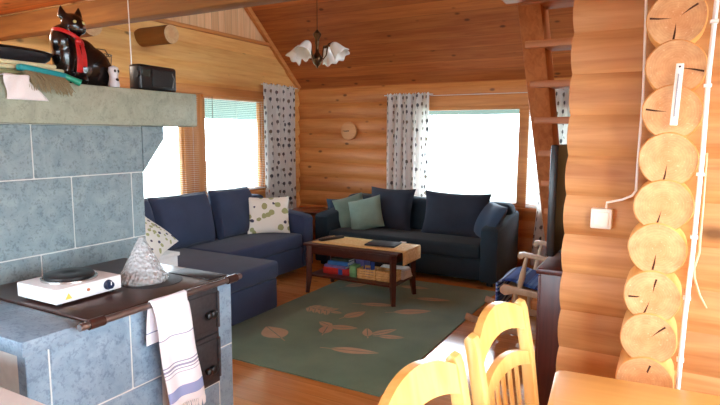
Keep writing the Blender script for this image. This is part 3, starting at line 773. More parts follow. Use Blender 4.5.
# pile at the left: dark tray, folded cloths, brush, white rag
t = thing('oval_tray', 'dark oval tray on top of the folded cloths on the mantel', 'tray', (-2.74, 1.43, MT+.088))
b = B(); b.m = Matrix.Diagonal((.6, 1.25, 1, 1)); b.lathe([(0, .0), (.20, .0), (.235, .03), (.24, .055), (.232, .055), (.2, .02), (0, .012)], 36, cap=False); obj('dish', b, M['blackm'], t)
b = B(); b.m = Matrix.Diagonal((.6, 1.25, 1, 1)); b.lathe([(.24, .05), (.252, .056), (.24, .062), (.23, .056)], 36, cap=False); obj('rim', b, M['black'], t)
for i, (nm, lb, c, z, th) in enumerate((('folded_cloth', 'cream folded cloth, upper one under the dark tray', lin(216, 212, 170), .045, .04), ('folded_cloth', 'olive green folded cloth, lower one under the dark tray', lin(150, 148, 104), .0, .045))):
    t = thing(nm, lb, 'cloth', (-2.69, 1.44, MT+z))
    for k in range(2):
        b = B(); b.m = Matrix.Translation((0, .0, .001+k*th*.5)) @ Matrix.Rotation(.03*k-.02*i, 4, 'Z')
        b.box(-.13, .125-.01*k, -.25, .255+.025*i-.03*k, 0, th*.48, .009, seg=3); obj('fold', b, fabric('cloth%d%d' % (i, k), c), t)
t = thing('dustpan_brush', 'teal hand brush lying on the mantel edge', 'brush', (-2.53, 1.565, MT+.024), 0); t.rotation_euler = (math.radians(-6), 0, 0)
b = B(); b.box(-.022, .022, -.115, .10, .002, .03, .009, seg=3); b.m = rot(0, 0, 0)
obj('head', b, M['tealp'], t)
b = B(); b.tube([(0, .095, .016), (.012, .13, .008), (.03, .165, -.006)], [.016, .013, .017], 10); obj('handle', b, M['greenp'], t)
b = B()
for i in range(24):
    for j in range(4):
        y = -.095+.18*i/23; x = -.012+.010*j
        b.tube([(x+.01, y, .004), (x+.032+.004*j, y+random.uniform(-.006, .01)+.008, -.03), (x+.036+.006*j, y+random.uniform(-.01, .02)+.02, -.07-.012*math.sin(i))], [.0022, .0022, .0012], 4)
br = obj('bristles', b, M['bristle'], t); br['kind'] = 'stuff'
def ragf(a, v):
    x = -2.60+.12*min(1, v*2.2); z = MT+.013+.002*math.sin(a*9)
    if v > .4: k = (v-.4)/.6; x = -2.497+.004*math.sin(a*7+5*k); z = MT+.012-.105*k
    y = 1.375+.11*a+.008*math.sin(v*9)
    if a > .6 and v > .55: y += .07*(a-.6)*(v-.55)*6
    return (x, y, z)
b = B(); b.sheet(ragf, 16, 24); o = obj('cleaning_rag', b, M['rag'], ang=80, fix=False); solid(o, .004); tag(o, 'white rag hanging over the mantel edge beside the brush', 'rag')

# ------------------------------------------------------------------ left sofa with chaise
def soft(b, x0, x1, y0, y1, z0, z1, r=.04): b.box(x0, x1, y0, y1, z0, z1, r, seg=3); return b
t = thing('corner_sofa', 'navy blue fabric sofa with chaise under the left windows', 'sofa', (-4.0, 4.0, 0))
def L2(b): b.m = Matrix.Translation((4.0, -4.0, 0)); return b
b = L2(B()); soft(b, -4.42, -3.56, 2.92, 5.24, .06, .30, .02); obj('base', b, M['navy'], t)
b = L2(B()); soft(b, -3.6, -2.965, 2.92, 3.84, .03, .30, .02); obj('chaise_base', b, M['navy'], t)
b = L2(B()); soft(b, -4.2, -2.95, 2.93, 3.85, .30, .455, .035); obj('chaise_cushion', b, M['navy'], t)
b = L2(B()); soft(b, -4.2, -3.54, 3.855, 5.06, .30, .455, .035); obj('seat_cushion', b, M['navy'], t)
b = L2(B()); soft(b, -4.5, -4.22, 2.9, 5.25, .06, .84, .05); obj('backrest', b, M['navy'], t)
b = L2(B()); b.prism([(-4.45, .08), (-4.45, .74), (-3.9, .70), (-3.56, .65), (-3.53, .62), (-3.53, .08)], lambda u, v, w: (u, w, v), 5.07, 5.25, 0, .025); obj('armrest', b, M['navy'], t)
for y, w, rr in ((3.24, .60, 2), (3.9, .72, -2), (4.62, .66, 3)):
    b = L2(B()); b.m = b.m @ rot(0, 0, 0, (-4.14, y, .70)) @ rot(0, -17, 90+rr) ; b.m = L2(B()).m @ Matrix.Translation((-4.16, y, .70)) @ Euler((0, math.radians(-14), 0)).to_matrix().to_4x4() @ Euler((0, 0, math.radians(90+rr))).to_matrix().to_4x4()
    b.pillow(w, .54, .24, 16, puff=.3, pinch=.03); obj('back_cushion', b, M['navy2'], t)
for x in (-4.35, -3.1):
    for y in (3.0, 3.75) if x > -3.5 else (3.0, 5.15):
        b = L2(B()); b.box(x-.03, x+.03, y-.03, y+.03, 0, .06, .004); obj('foot', b, M['black'], t)

def cushion(name, label, loc, w, h, th, tilt, rz, mat, cat='cushion', roll=0, group=None, **kw):
    b = B(); b.m = Euler((0, math.radians(roll), 0)).to_matrix().to_4x4()
    b.pillow(w, h, th, 16, **kw); o = obj(name, b, mat)
    o.location = loc; o.rotation_euler = Euler((math.radians(tilt), 0, math.radians(rz)), 'XYZ')
    return tag(o, label, cat, group)
cushion('throw_pillow', 'cream leaf-print pillow at the far end of the blue sofa', (-3.90, 4.90, .655), .47, .42, .13, -18, 40, M['floral'])
# white box with pillow beside the chaise
t = thing('side_cabinet', 'low white cabinet just behind the fireplace end', 'cabinet', (-3.35, 2.62, 0))
b = B(); b.box(-.27, .27, -.2, .2, .04, .68, .004); obj('carcass', b, M['offwhite'], t)
b = B(); b.box(-.285, .285, -.21, .21, .68, .705, .004); obj('top', b, M['offwhite'], t)
for i in range(2):
    b = B(); b.box(-.262+.264*i, -.002+.264*i, -.215, -.2, .06, .67, .003); d = obj('door', b, M['offwhite'], t)
    b = B(); b.sphere((-.04+.08*i, -.222, .4), .012, 12, 8); obj('knob', b, M['chrome'], d)
b = B(); b.box(-.25, .25, -.18, .18, 0, .04); obj('plinth', b, M['offwhite'], t)
o = cushion('throw_pillow', 'white flower-print pillow leaning on the low white cabinet by the fireplace', (-3.26, 2.60, .81), .50, .36, .15, -48, 20, M['floral2'], pinch=.04)
vw = Vector((-.49, .87, 0)); rt = Vector((.874, .486, 0)); nn = (rt*.55+Vector((0, 0, .8))-vw*.35).normalized(); wx = (rt*.8-Vector((0, 0, .55))).normalized(); wx = (wx-nn*wx.dot(nn)).normalized()
mm = Matrix((wx, nn, wx.cross(nn))).transposed().to_4x4(); mm.translation = (-3.24, 2.60, .865); o.matrix_world = mm

# round corner table between the sofas
t = thing('corner_table', 'small red-brown round table in the corner between the two sofas', 'table', (-4.08, 6.02, 0))
b = B(); b.lathe([(0, .56), (.25, .56), (.262, .567), (.262, .578), (.25, .585), (0, .585)], 36, cap=False); obj('tabletop', b, M['redwood'], t)
for k in range(3):
    a = 2*PI*k/3+.4; b = B(); b.tube([(.18*math.cos(a), .18*math.sin(a), 0), (.14*math.cos(a), .14*math.sin(a), .56)], [.014, .02], 10); obj('leg', b, M['redwood'], t)
b = B(); b.lathe([(.1, .52), (.2, .52), (.2, .56), (.1, .56)], 24, cap=False); obj('apron', b, M['redwood'], t)

# ------------------------------------------------------------------ back sofa
t = thing('sofa', 'dark teal sofa against the far wall under the wide window', 'sofa', (-2.6, 6.0, 0))
def L3(b): b.m = Matrix.Translation((2.6, -6.0, 0)); return b
b = L3(B()); soft(b, -3.66, -1.49, 5.53, 6.38, .05, .27, .02); obj('base', b, M['ink'], t)
b = L3(B()); soft(b, -3.5, -1.66, 5.5, 6.2, .27, .43, .04); obj('seat_cushion', b, M['ink'], t)
b = L3(B()); soft(b, -3.64, -1.5, 6.12, 6.4, .2, .80, .09); obj('backrest', b, M['ink'], t)
for x0, x1 in ((-3.69, -3.5), (-1.66, -1.47)):
    b = L3(B()); b.prism([(5.5, .05), (5.5, .585), (5.53, .615), (6.38, .70), (6.38, .05)], lambda u, v, w: (w, u, v), x0, x1, 0, .03); obj('armrest', b, M['ink'], t)
for x in (-3.6, -1.56):
    for y in (5.58, 6.3):
        b = L3(B()); b.box(x-.03, x+.03, y-.03, y+.03, 0, .05, .004); obj('foot', b, M['black'], t)
cushion('sofa_cushion', 'large dark cushion left of the sofa centre in front of the leaf-print curtain', (-2.93, 6.02, .665), .62, .52, .2, -14, -4, M['ink2'], group=None, roll=0, pinch=.09)
cushion('sofa_cushion', 'large dark cushion right of the sofa centre under the wide window', (-2.10, 5.99, .66), .80, .52, .2, -14, -2, M['ink2'], pinch=.09)
cushion('throw_pillow', 'pale teal pillow leaning at the left, in front of its darker twin', (-3.16, 5.82, .61), .42, .40, .13, -22, 8, M['teal'], roll=-16)
cushion('throw_pillow', 'pale teal pillow half hidden behind its twin at the left', (-3.40, 5.90, .61), .40, .40, .12, -16, 46, M['teal'], roll=-14)
cushion('throw_pillow', 'dark blue pillow against the left armrest of the far sofa', (-3.60, 5.98, .60), .36, .32, .13, -20, 44, M['bluecush'])
cushion('sofa_cushion', 'slate blue cushion slumped on the right armrest of the far sofa', (-1.68, 5.86, .64), .66, .42, .17, -30, -58, M['bluecush'], roll=0, pinch=.04)

# ------------------------------------------------------------------ rug
t = None
b = B(); b.box(-3.02, -1.43, 2.815, 5.37, .0, .012, .004, 0)
def leaf(cx, cy, L, W, ang, mat=1, z=.0128, n=9):
    a = math.radians(ang); d = Vector((math.cos(a), math.sin(a))); p = Vector((-d.y, d.x)); c = Vector((cx, cy))
    for sg in (1, -1):                                   # two halves with the bare midrib between them
        e = [c+d*(L*(i/n-.5))+p*sg*.004 for i in range(n+1)]
        o_ = [c+d*(L*(i/n-.5))+p*sg*(.005+W/2*math.sin(PI*(i/n)**.8)) for i in range(n+1)]
        for i in range(n): b.f([b.v((*q, z)) for q in ((e[i], e[i+1], o_[i+1], o_[i]) if sg < 0 else (e[i], o_[i], o_[i+1], e[i+1]))], mat)
    s0, s1 = c-d*L*.5, c-d*L*.72
    b.f([b.v((*q, z)) for q in (s0+p*.004, s0-p*.004, s1-p*.004, s1+p*.004)], mat)
def twig(cx, cy, parts):
    for (dx, dy, L, W, a) in parts: leaf(cx+dx, cy+dy, L, W, a)
leaf(-2.64, 3.36, .30, .20, 150)
twig(-2.62, 4.02, [(.10*k, .0+.05*s, .13, .05, 90*s+(-30 if s > 0 else 30)) for k in (-1, -.4, .2, .8) for s in (1, -1)] + [(.15, 0, .12, .05, 0)])
twig(-2.27, 3.66, [(-.05, -.04, .2, .10, 110), (.05, .06, .24, .10, 20), (-.12, .06, .16, .08, 160)])
leaf(-2.30, 4.05, .24, .11, 70)
leaf(-1.90, 3.34, .36, .10, 15)
twig(-1.91, 3.70, [(-.09, .02, .18, .07, 120), (.02, .09, .24, .08, 60), (.12, .02, .2, .07, 20)])
leaf(-1.90, 4.37, .34, .13, 35)
leaf(-2.25, 4.40, .34, .09, 20); leaf(-1.88, 4.80, .32, .09, 15)
leaf(-2.75, 4.9, .3, .12, 60); leaf(-2.2, 5.1, .3, .1, 10)
rug = obj('area_rug', b, [M['rug'], M['rugleaf']], fix=False); tag(rug, 'grey-green rug with beige leaves under the coffee table', 'rug')
for p in rug.data.polygons:
    pass

# ------------------------------------------------------------------ coffee table and what it carries
Z0 = .012
t = thing('coffee_table', 'dark brown coffee table with lower shelf on the green rug', 'coffee table', (-2.58, 4.65, Z0))
b = B(); b.box(-.51, .51, -.24, .24, .465, .490, .005); obj('tabletop', b, M['darkwood'], t)
b = B(); b.box(-.47, .47, -.205, -.187, .385, .465, .002); b.box(-.47, .47, .187, .205, .385, .465, .002); b.box(-.47, -.452, -.187, .187, .385, .465); b.box(.452, .47, -.187, .187, .385, .465); obj('apron', b, M['darkwood'], t)
b = B(); b.box(-.46, .46, -.222, .222, .165, .185, .003); obj('shelf', b, M['darkwood'], t)
for sx in (-1, 1):
    for sy in (-1, 1):
        b = B(); b.tube([(sx*.468, sy*.232, 0), (sx*.455, sy*.218, .16), (sx*.455, sy*.218, .465)], [.024, .034, .034], 4); obj('leg', b, M['darkwood'], t, ang=20)
TZ = Z0+.490
def mat_run(a, v):
    s = a*1.10; x = -3.03+s; z = TZ+.003; xe = -2.052
    if x > xe: z = TZ+.003-(x-xe); x = xe+.008*min(1, (s)/.9)
    if x >= xe: x = xe+.006
    return (x, 4.505+.40*v, z)
b = B(); xs = [-3.03+.99*i/30 for i in range(31)]
b.sheet(lambda a, v: ((-3.03+.978*min(1, a/.86)) if a <= .86 else -2.051+.004, 4.475+.40*v, TZ+.003 if a <= .86 else TZ+.003-.125*(a-.86)/.14), 50, 4)
o = obj('table_runner', b, M['straw'], fix=False); solid(o, .004); tag(o, 'woven straw runner hanging over the coffee table end', 'runner')
ts = TZ+.006
b = B(); b.box(-.15, .15, -.115, .115, 0, .016, .004); o = obj('folder', b, M['blackm']); o.location = (-2.36, 4.70, ts); o.rotation_euler = (0, 0, .12); tag(o, 'flat black folder lying on the straw runner', 'folder')
t = thing('remote_control', 'dark remote control on the left end of the coffee table', 'remote control', (-2.93, 4.68, ts), 1.25)
b = B(); b.box(-.15, .15, -.028, .028, 0, .022, .008, seg=3); obj('case', b, M['black'], t)
b = B()
for i in range(7):
    for j in range(3): b.box(-.12+.03*i, -.105+.03*i, -.018+.014*j, -.009+.014*j, .022, .0245)
obj('keypad', b, plain('keys', lin(90, 80, 76), .5), t)
b = B(); b.box(-.03, .03, -.02, .02, 0, .008, .003); o = obj('note_pad', b, M['paper']); o.location = (-2.235, 4.88, ts); tag(o, 'tiny white pad at the right back of the coffee table', 'note pad')
def book(name, label, cat, loc, sx, sy, sz, col, rz=0, pages=True):
    t = thing(name, label, cat, loc, rz)
    if pages:
        b = B(); b.box(-sx/2, sx/2, -sy/2, sy/2, 0, .004, .001); b.box(-sx/2, sx/2, -sy/2, sy/2, sz-.004, sz, .001); b.box(-sx/2, sx/2, -sy/2-.002, -sy/2+.003, .0, sz, .001); obj('cover', b, bookmat(name+'_cover', col), t)
        b = B(); b.box(-sx/2+.004, sx/2-.004, -sy/2+.003, sy/2-.004, .004, sz-.004); obj('pages', b, M['paper'], t)
    else:
        b = B(); b.box(-sx/2, sx/2, -sy/2, sy/2, 0, sz*.55, .002); obj('tray', b, bookmat(name+'_tray', tuple(c*.8 for c in col[:3])+(1,)), t)
        b = B(); b.box(-sx/2-.002, sx/2+.002, -sy/2-.002, sy/2+.002, sz*.35, sz, .003); obj('lid', b, bookmat(name+'_lid', col), t)
        b = B(); b.box(-sx/2+.17, -sx/2+.215, -sy/2-.0035, -sy/2-.001, .004, sz*.95); obj('picture_label', b, bookmat(name+'_pic', lin(60, 90, 170)), t)
    return t
SZ = Z0+.186
book('board_game', 'red board game box at the bottom of the shelf stack', 'board game', (-2.79, 4.63, SZ), .29, .2, .062, lin(190, 52, 48), .04, False)
book('paperback', 'pale violet book between the red box and the blue book', 'book', (-2.80, 4.62, SZ+.063), .25, .17, .024, lin(128, 118, 186), -.05)
book('hardback', 'bright blue book in the shelf stack on the left', 'book', (-2.785, 4.63, SZ+.088), .22, .16, .036, lin(52, 116, 190), .07)
book('hardback', 'dark green book on top of the shelf stack', 'book', (-2.77, 4.65, SZ+.125), .2, .15, .022, lin(60, 76, 66), .0)
book('card_game', 'green and white box standing between the books and crates', 'box', (-2.60, 4.60, SZ), .07, .16, .11, lin(120, 176, 122), .1, False)
book('card_game', 'blue white patterned box on the shelf behind the green box', 'box', (-2.575, 4.69, SZ), .09, .12, .155, lin(108, 112, 176), -.05, False)
def crate(label, loc):
    t = thing('wooden_crate', label, 'crate', loc, .03)
    for i in range(4):
        b = B(); z = .004+i*.024; b.box(-.095, .095, -.08, -.072, z, z+.02, .001); b.box(-.095, .095, .072, .08, z, z+.02, .001); b.box(-.095, -.087, -.072, .072, z, z+.02); b.box(.087, .095, -.072, .072, z, z+.02); obj('slat_ring', b, M['straw'], t)
    b = B(); b.box(-.087, .087, -.072, .072, .0, .006); obj('bottom', b, M['straw'], t)
    for sx in (-1, 1):
        for sy in (-1, 1):
            b = B(); b.box(sx*.08-.006, sx*.08+.006, sy*.066-.005, sy*.066+.005, .006, .1); obj('corner_post', b, M['straw'], t)
    return t
crate('small slatted straw-coloured crate left of its twin on the table shelf', (-2.445, 4.59, SZ)); crate('small slatted straw-coloured crate nearest the right leg on the table shelf', (-2.245, 4.59, SZ))
b = B(); b.box(-.2, .2, -.06, .06, .0, .05, .002)
t = thing('paper_stack', 'white papers lying behind the crates on the table shelf', 'papers', (-2.27, 4.78, SZ), .03)
b.bm.free()
for i in range(5):
    b = B(); b.m = Matrix.Rotation(.06*(i-2), 4, 'Z'); b.box(-.15, .15, -.10, .10, .016*i, .016*i+.014, .001); obj('sheet', b, M['paper'], t)

# ------------------------------------------------------------------ chandelier
t = thing('chandelier', 'bronze chandelier with white tulip glass shades hanging from the ceiling', 'chandelier', (-3.17, 4.8, 0))
zc_ = roofz(4.8)
b = B(); b.lathe([(.0, 2.215), (.008, 2.22), (.012, 2.235), (.035, 2.255), (.052, 2.285), (.055, 2.31), (.04, 2.34), (.018, 2.37), (.014, 2.43), (.022, 2.46), (.02, 2.50), (.038, 2.53), (.042, 2.55), (.02, 2.575), (.006, 2.59), (.0, 2.60)], 24, cap=False); obj('stem', b, M['bronze'], t)
b = B(); b.tube([(0, 0, 2.585), (0, 0, zc_-.03)], .004, 8); obj('hanging_chain', b, M['bronze'], t)
b = B(); b.lathe([(.0, zc_-.07), (.04, zc_-.06), (.05, zc_-.0)], 20); obj('ceiling_rose', b, M['bronze'], t)
for k in range(4):
    a = 2*PI*k/4+math.radians(3); c, s = math.cos(a), math.sin(a)
    P = lambda r, z: (r*c, r*s, z)
    b = B(); b.tube([P(.03, 2.33), P(.07, 2.30), P(.105, 2.34), P(.115, 2.40), P(.13, 2.445), P(.155, 2.452), P(.175, 2.435)], .007, 8); ar = obj('arm', b, M['bronze'], t)
    b = B(); b.m = Matrix.Translation(P(.175, 2.44)) @ Euler((0, math.radians(158), a), 'XYZ').to_matrix().to_4x4() if False else Matrix.Translation(P(.172, 2.445)) @ Matrix.Rotation(a, 4, 'Z') @ Matrix.Rotation(math.radians(180-42), 4, 'Y')
    n = 30; prof = [(.022, 0), (.042, .022), (.055, .06), (.064, .10), (.074, .135), (.088, .165)]
    rings = []
    for j, (r, z) in enumerate(prof):
        w = .0 if j < 3 else .10*(j-2)/3
        rings.append([b.v((r*(1+w*math.cos(6*2*PI*q/n))*math.cos(2*PI*q/n), r*(1+w*math.cos(6*2*PI*q/n))*math.sin(2*PI*q/n), z+.016*w*10*math.cos(6*2*PI*q/n)*.6)) for q in range(n)])
    for j in range(len(rings)-1):
        for q in range(n): b.f([rings[j][q], rings[j][(q+1) % n], rings[j+1][(q+1) % n], rings[j+1][q]])
    o = obj('lamp_shade', b, M['shade'], t, ang=80); solid(o, .003)
    b = B(); b.m = Matrix.Translation(P(.172, 2.445)) @ Matrix.Rotation(a, 4, 'Z') @ Matrix.Rotation(math.radians(180-42), 4, 'Y')
    b.lathe([(.012, -.012), (.022, -.008), (.022, .012), (.012, .02)], 14); obj('socket', b, M['bronze'], ar)

# ------------------------------------------------------------------ wall clock
t = thing('wall_clock', 'round pale wooden clock on the far log wall', 'clock', (-3.776, 6.485, 1.602))
cb = lambda: B()
def face(b): b.m = Matrix.Rotation(math.radians(90), 4, 'X'); return b
b = face(B()); b.lathe([(0, 0), (.118, 0), (.122, .01), (.118, .026), (.110, .03), (.0, .028)], 44, cap=False); obj('case', b, wood('clock_wood', lin(214, 156, 100), lin(196, 134, 82), 'X', .5, 1, False), t)
b = B()
for k in range(12):
    a = PI*k/6; r0_, r1_ = (.09, .104)
    b.m = Matrix.Rotation(math.radians(90), 4, 'X') @ Matrix.Rotation(-a, 4, 'Z'); b.box(-.0025, .0025, r0_, r1_, .028, .0295)
obj('hour_marks', b, M['crack'], t)
for L, w, a in ((.085, .004, 90), (.06, .006, 93)):
    b = B(); b.m = Matrix.Rotation(math.radians(90), 4, 'X') @ Matrix.Rotation(math.radians(a), 4, 'Z'); b.box(-w, w, -.012, L, .031, .033); obj('hand', b, M['crack'], t)

# ------------------------------------------------------------------ stair
t = thing('open_stair', 'steep open wooden stair climbing to the loft', 'stair')
def lineY(z): return 4.022+(2.448-z)*(5.485-4.022)/(2.448-.456)
for x0, x1 in ((-1.0, -.84), (-.36, -.27)):
    b = B(); b.prism([(lineY(0), 0), (lineY(2.62), 2.62), (lineY(2.62)+.27, 2.62), (lineY(0)+.27, 0)], lambda u, v, w: (w, u, v), x0, x1, 0, .006); obj('stringer', b, M['stair'], t)
k = 0; z = 2.49
while z > .1:
    b = B(); y = lineY(z); b.box(-.97, -.35, y-.012, y+.235, z-.05, z, .004); obj('tread', b, M['tread'], t); z -= .265

# ------------------------------------------------------------------ TV cabinet and television
t = thing('tv_cabinet', 'dark reddish-brown cabinet behind the log partition end', 'cabinet', (-.385, 3.46, 0))
b = B(); b.box(-.17, .19, -.53, .5, .05, .84, .004); obj('carcass', b, M['cabinet'], t)
b = B(); b.box(-.19, .2, -.55, .52, .84, .87, .005); obj('top', b, M['cabinet'], t)
b = B(); b.box(-.15, .18, -.5, .48, 0, .05); obj('plinth', b, M['cabinet'], t)
for i in range(2):
    b = B(); b.box(-.186, -.17, -.515+.5*i, -.025+.5*i, .07, .825, .004); d = obj('door', b, M['cabinet'], t)
    b = B(); b.sphere((-.196, -.08+.1*i, .5), .012, 10, 8); obj('knob', b, M['bronze'], d)
t = thing('television', 'flat dark television standing on the reddish-brown cabinet', 'television', (-.475, 3.56, .871))
b = B(); b.box(-.085, -.045, -.48, .42, .03, .63, .006); obj('housing', b, M['black'], t)
b = B(); b.box(-.0885, -.084, -.465, .405, .045, .615); obj('screen', b, plain('tv_screen', lin(30, 38, 60), .12, var=.05), t)
b = B(); b.box(-.12, .03, -.2, .15, 0, .012, .003); b.box(-.065, -.045, -.04, .04, .01, .1); obj('stand', b, M['black'], t)

# ------------------------------------------------------------------ rocking chair
t = thing('rocking_chair', 'pale wooden rocking chair facing the coffee table', 'rocking chair', (-.80, 4.53, 0))
W2_ = .275
for s in (-1, 1):
    y = s*W2_
    def rk(x): return .02+.32*(x+.0)**2
    pts = [(-.58+1.08*i/20, y, 0) for i in range(21)]; pts = [(p[0], p[1], .022+.2*(p[0]-.02)**2) for p in pts]
    b = B(); b.tube(pts, [.022]*19+[.02, .016], 8, flat=1.35); obj('runner', b, M['paintwood'], t)
    b = B(); b.tube([(-.2, y, .04), (-.185, y, .39)], .018, 10); obj('leg', b, M['paintwood'], t)
    b = B(); b.tube([(.24, y, .045), (.2, y, .36)], .018, 10); obj('leg', b, M['paintwood'], t)
    prof = [(-.27, .315), (-.305, .335), (-.31, .37), (-.28, .40), (-.235, .395), (-.1, .38), (.1, .36), (.22, .35), (.22, .31), (.1, .315), (-.1, .33), (-.2, .335)]
    b = B(); b.prism(prof, lambda u, v, w: (u, w, v), y-.018, y+.018, 0, .004); obj('seat_rail', b, M['paintwood'], t)
    b = B(); b.tube([(-.16, y, .38), (-.14, y, .48), (-.13, y, .55), (-.115, y, .63)], [.018, .024, .016, .014], 10); obj('arm_post', b, M['paintwood'], t)
    prof = [(-.165, .615), (-.18, .635), (-.17, .66), (-.14, .668), (-.05, .655), (.28, .605), (.28, .578), (-.05, .625), (-.13, .635), (-.145, .618)]
    b = B(); b.prism(prof, lambda u, v, w: (u, w, v), y-.03, y+.03, 0, .006); obj('armrest', b, M['paintwood'], t)
    b = B(); b.tube([(.2, y*.92, .36), (.28, y*.9, .62), (.38, y*.86, 1.08)], [.02, .02, .016], 10); obj('back_post', b, M['paintwood'], t)
b = B(); b.box(-.26, .21, -.272, .272, .352, .372, .006); b.bm.free()
b = B(); b.sheet(lambda a, v: (-.27+.48*a, -.272+.544*v, .37-.03*a-.02*math.sin(a*PI)), 12, 6); o = obj('seat', b, M['paintwood'], t, fix=False); solid(o, .02)
b = B(); b.prism([(-.235, 1.02), (-.2, 1.1), (0, 1.13), (.2, 1.1), (.235, 1.02)], lambda u, v, w: (.375+w, u, v), -.014, .014, 0, .004); obj('crest_rail', b, M['paintwood'], t)
for i in range(5):
    y = -.16+.08*i; b = B(); b.tube([(.2, y, .35), (.27, y*1.02, .62), (.375, y*1.05, 1.05)], .009, 8); obj('spindle', b, M['paintwood'], t)
def rr(a, v):
    # down over the front of the seat, across it and up the back
    s = a*1.25; y = -.245+.49*v
    if s < .32: x = -.345+.01*math.sin(v*6); z = .40-(.32-s)*.85
    elif s < .40: q = (s-.32)/.08; x = -.345+.117*q; z = .40+.028*math.sin(q*PI/2)
    elif s < .80: q = (s-.40)/.40; x = -.228+.41*q; z = .428-.05*q-.02*math.sin(q*PI)
    else: q = (s-.80)/.45; x = .182+.155*q; z = .378+.45*q
    return (x, y, z)
b = B(); b.sheet(rr, 60, 10, 0, lambda a, v: (a, v)); o = obj('rag_runner', b, M['stripe'], fix=False, ang=80); solid(o, .014); o.location = (-.80, 4.53, 0); tag(o, 'blue striped rag runner draped over the rocking chair seat', 'runner')

# ------------------------------------------------------------------ dining chairs
t = thing('dining_chair', 'lacquered pine dining chair right up to the dining table corner', 'chair', (-.24, 1.91, 0), math.radians(-5), None)
hw = .238
def bk(z): return -.195-.075*max(0, (z-.44)/.48)**1.3
for s in (-1, 1):
    y = s*hw
    b = B(); pr = [(-.20-.05, 0), (-.20-.012, 0), (bk(.44)+.022, .44), (bk(.70)+.022, .70), (bk(.88)+.020, .88), (bk(.90)+.012, .905), (bk(.90)-.008, .912), (bk(.9)-.022, .895), (bk(.70)-.024, .70), (bk(.44)-.024, .44)]
    b.prism(pr, lambda u, v, w: (u, w, v), y-.024, y+.024, 0, .007); obj('back_post', b, M['pine'], t)
    b = B(); b.tube([(.2, s*.19, 0), (.2, s*.19, .43)], [.021, .028], 4); obj('leg', b, M['pine'], t, ang=20)
    b = B(); b.box(-.19, .19, y-.011-.02*s, y+.011-.02*s, .16, .19, .004); obj('side_stretcher', b, M['pine'], t)
b = B(); b.prism([(-.205, -.19), (-.205, .19), (.22, .225), (.235, .2), (.235, -.2), (.22, -.225)], lambda u, v, w: (u, v, w), .43, .46, 0, .008); obj('seat', b, M['pine_x'], t)
def band(name, lo, hi, th, mat=M['pine']):
    b = B(); n = 18; A = []
    for i in range(n+1):
        y = -hw+.02+(2*hw-.04)*i/n; q = y/(hw-.02); A.append((y, lo(q), hi(q), -.016*(1-q*q)))
    rows = [[b.v((bk((l+h)/2)+d-th/2+c, y, z)) for (y, l, h, c) in A] for d, which in ((0, 0), (th, 0), (th, 1), (0, 1)) for z in ()] if False else None
    V = []
    for (y, l, h, c) in A:
        V.append([b.v((bk(l)+c-th/2, y, l)), b.v((bk(l)+c+th/2, y, l)), b.v((bk(h)+c+th/2, y, h)), b.v((bk(h)+c-th/2, y, h))])
    for i in range(n):
        for k in range(4): b.f([V[i][k], V[i][(k+1) % 4], V[i+1][(k+1) % 4], V[i+1][k]])
    b.f(V[0]); b.f(V[-1][::-1])
    es = [e for e in b.bm.edges if len(e.link_faces) == 2 and e.calc_face_angle(0) > 1]
    bmesh.ops.bevel(b.bm, geom=es, offset=.005, segments=2, profile=.5, affect='EDGES')
    return obj(name, b, mat, t)
band('crest_rail', lambda q: .80+.045*(1-q*q), lambda q: .885+.06*(1-q*q), .026)
band('lumbar_rail', lambda q: .665+.035*(1-q*q), lambda q: .715+.04*(1-q*q), .024)
band('lower_rail', lambda q: .47, lambda q: .505, .024)
for i in range(5):
    y = -.125+.0625*i; q = y/(hw-.02); top = .67+.035*(1-q*q); b = B()
    b.prism([(bk(.5)-.016*(1-q*q)-.006, .5), (bk(.5)-.016*(1-q*q)+.006, .5), (bk(top)-.016*(1-q*q)+.006, top), (bk(top)-.016*(1-q*q)-.006, top)], lambda u, v, w: (u, w, v), y-.0115, y+.0115, 0, .003); obj('back_slat', b, M['pine'], t)
t['label'] = 'pine dining chair by the table corner, the one nearer the rocking chair'
c2 = dup(t, (-.275, 1.265, 0), math.radians(-4), 'pine dining chair at the bottom edge, nearer the camera')

# dining table
t = thing('dining_table', 'honey-coloured pine dining table in front of the stacked log ends', 'table', (-.307, 1.965, 0), math.radians(5))
b = B(); b.prism([(.03, -.9), (1.35, -.9), (1.35, 0), (.03, 0), (.009, -.009), (0, -.03), (0, -.88)], lambda u, v, w: (u, v, w), .713, .742, 0, .006); obj('tabletop', b, M['pine_x'], t)
for x in (.42, 1.1):
    b = B(); b.box(x-.03, x+.03, -.75, -.15, .67, .712, .004); b.box(x-.025, x+.025, -.55, -.35, .06, .67, .004); b.box(x-.035, x+.035, -.8, -.1, 0, .06, .006); obj('trestle', b, M['pine'], t)
b = B(); b.box(.44, 1.08, -.47, -.43, .3, .38, .004); obj('cross_beam', b, M['pine_x'], t)

# ------------------------------------------------------------------ on the partition: switch, cables, thermometer, hook
t = thing('light_switch', 'white square light switch on the log partition', 'switch', (-.232, 2.44, 1.219))
b = B(); b.box(-.04, .04, -.032, .02, -.041, .041, .006); obj('plate', b, M['white'], t)
b = B(); b.box(-.028, .028, -.038, -.03, -.028, .028, .003); obj('rocker', b, M['white'], t)
b = B(); b.tube([(-.215, 2.405, 1.262), (-.215, 2.42, 1.285), (-.16, 2.415, 1.30), (-.125, 2.41, 1.318), (-.112, 2.40, 1.34), (-.112, 2.40, 1.45), (-.108, 2.40, 1.7), (-.118, 2.40, 2.05), (-.118, 2.40, 2.24)], .005, 8)
o = obj('switch_cable', b, M['white']); tag(o, 'thin white cable rising from the light switch beside the log ends', 'cable')
b = B(); b.tube([(.100, 2.26, 2.24), (.100, 2.26, 2.0), (.093, 2.26, 1.75), (.093, 2.25, 1.5), (.086, 2.24, 1.15), (.076, 2.22, .9), (.070, 2.21, .62), (.070, 2.21, .45)], .008, 8)
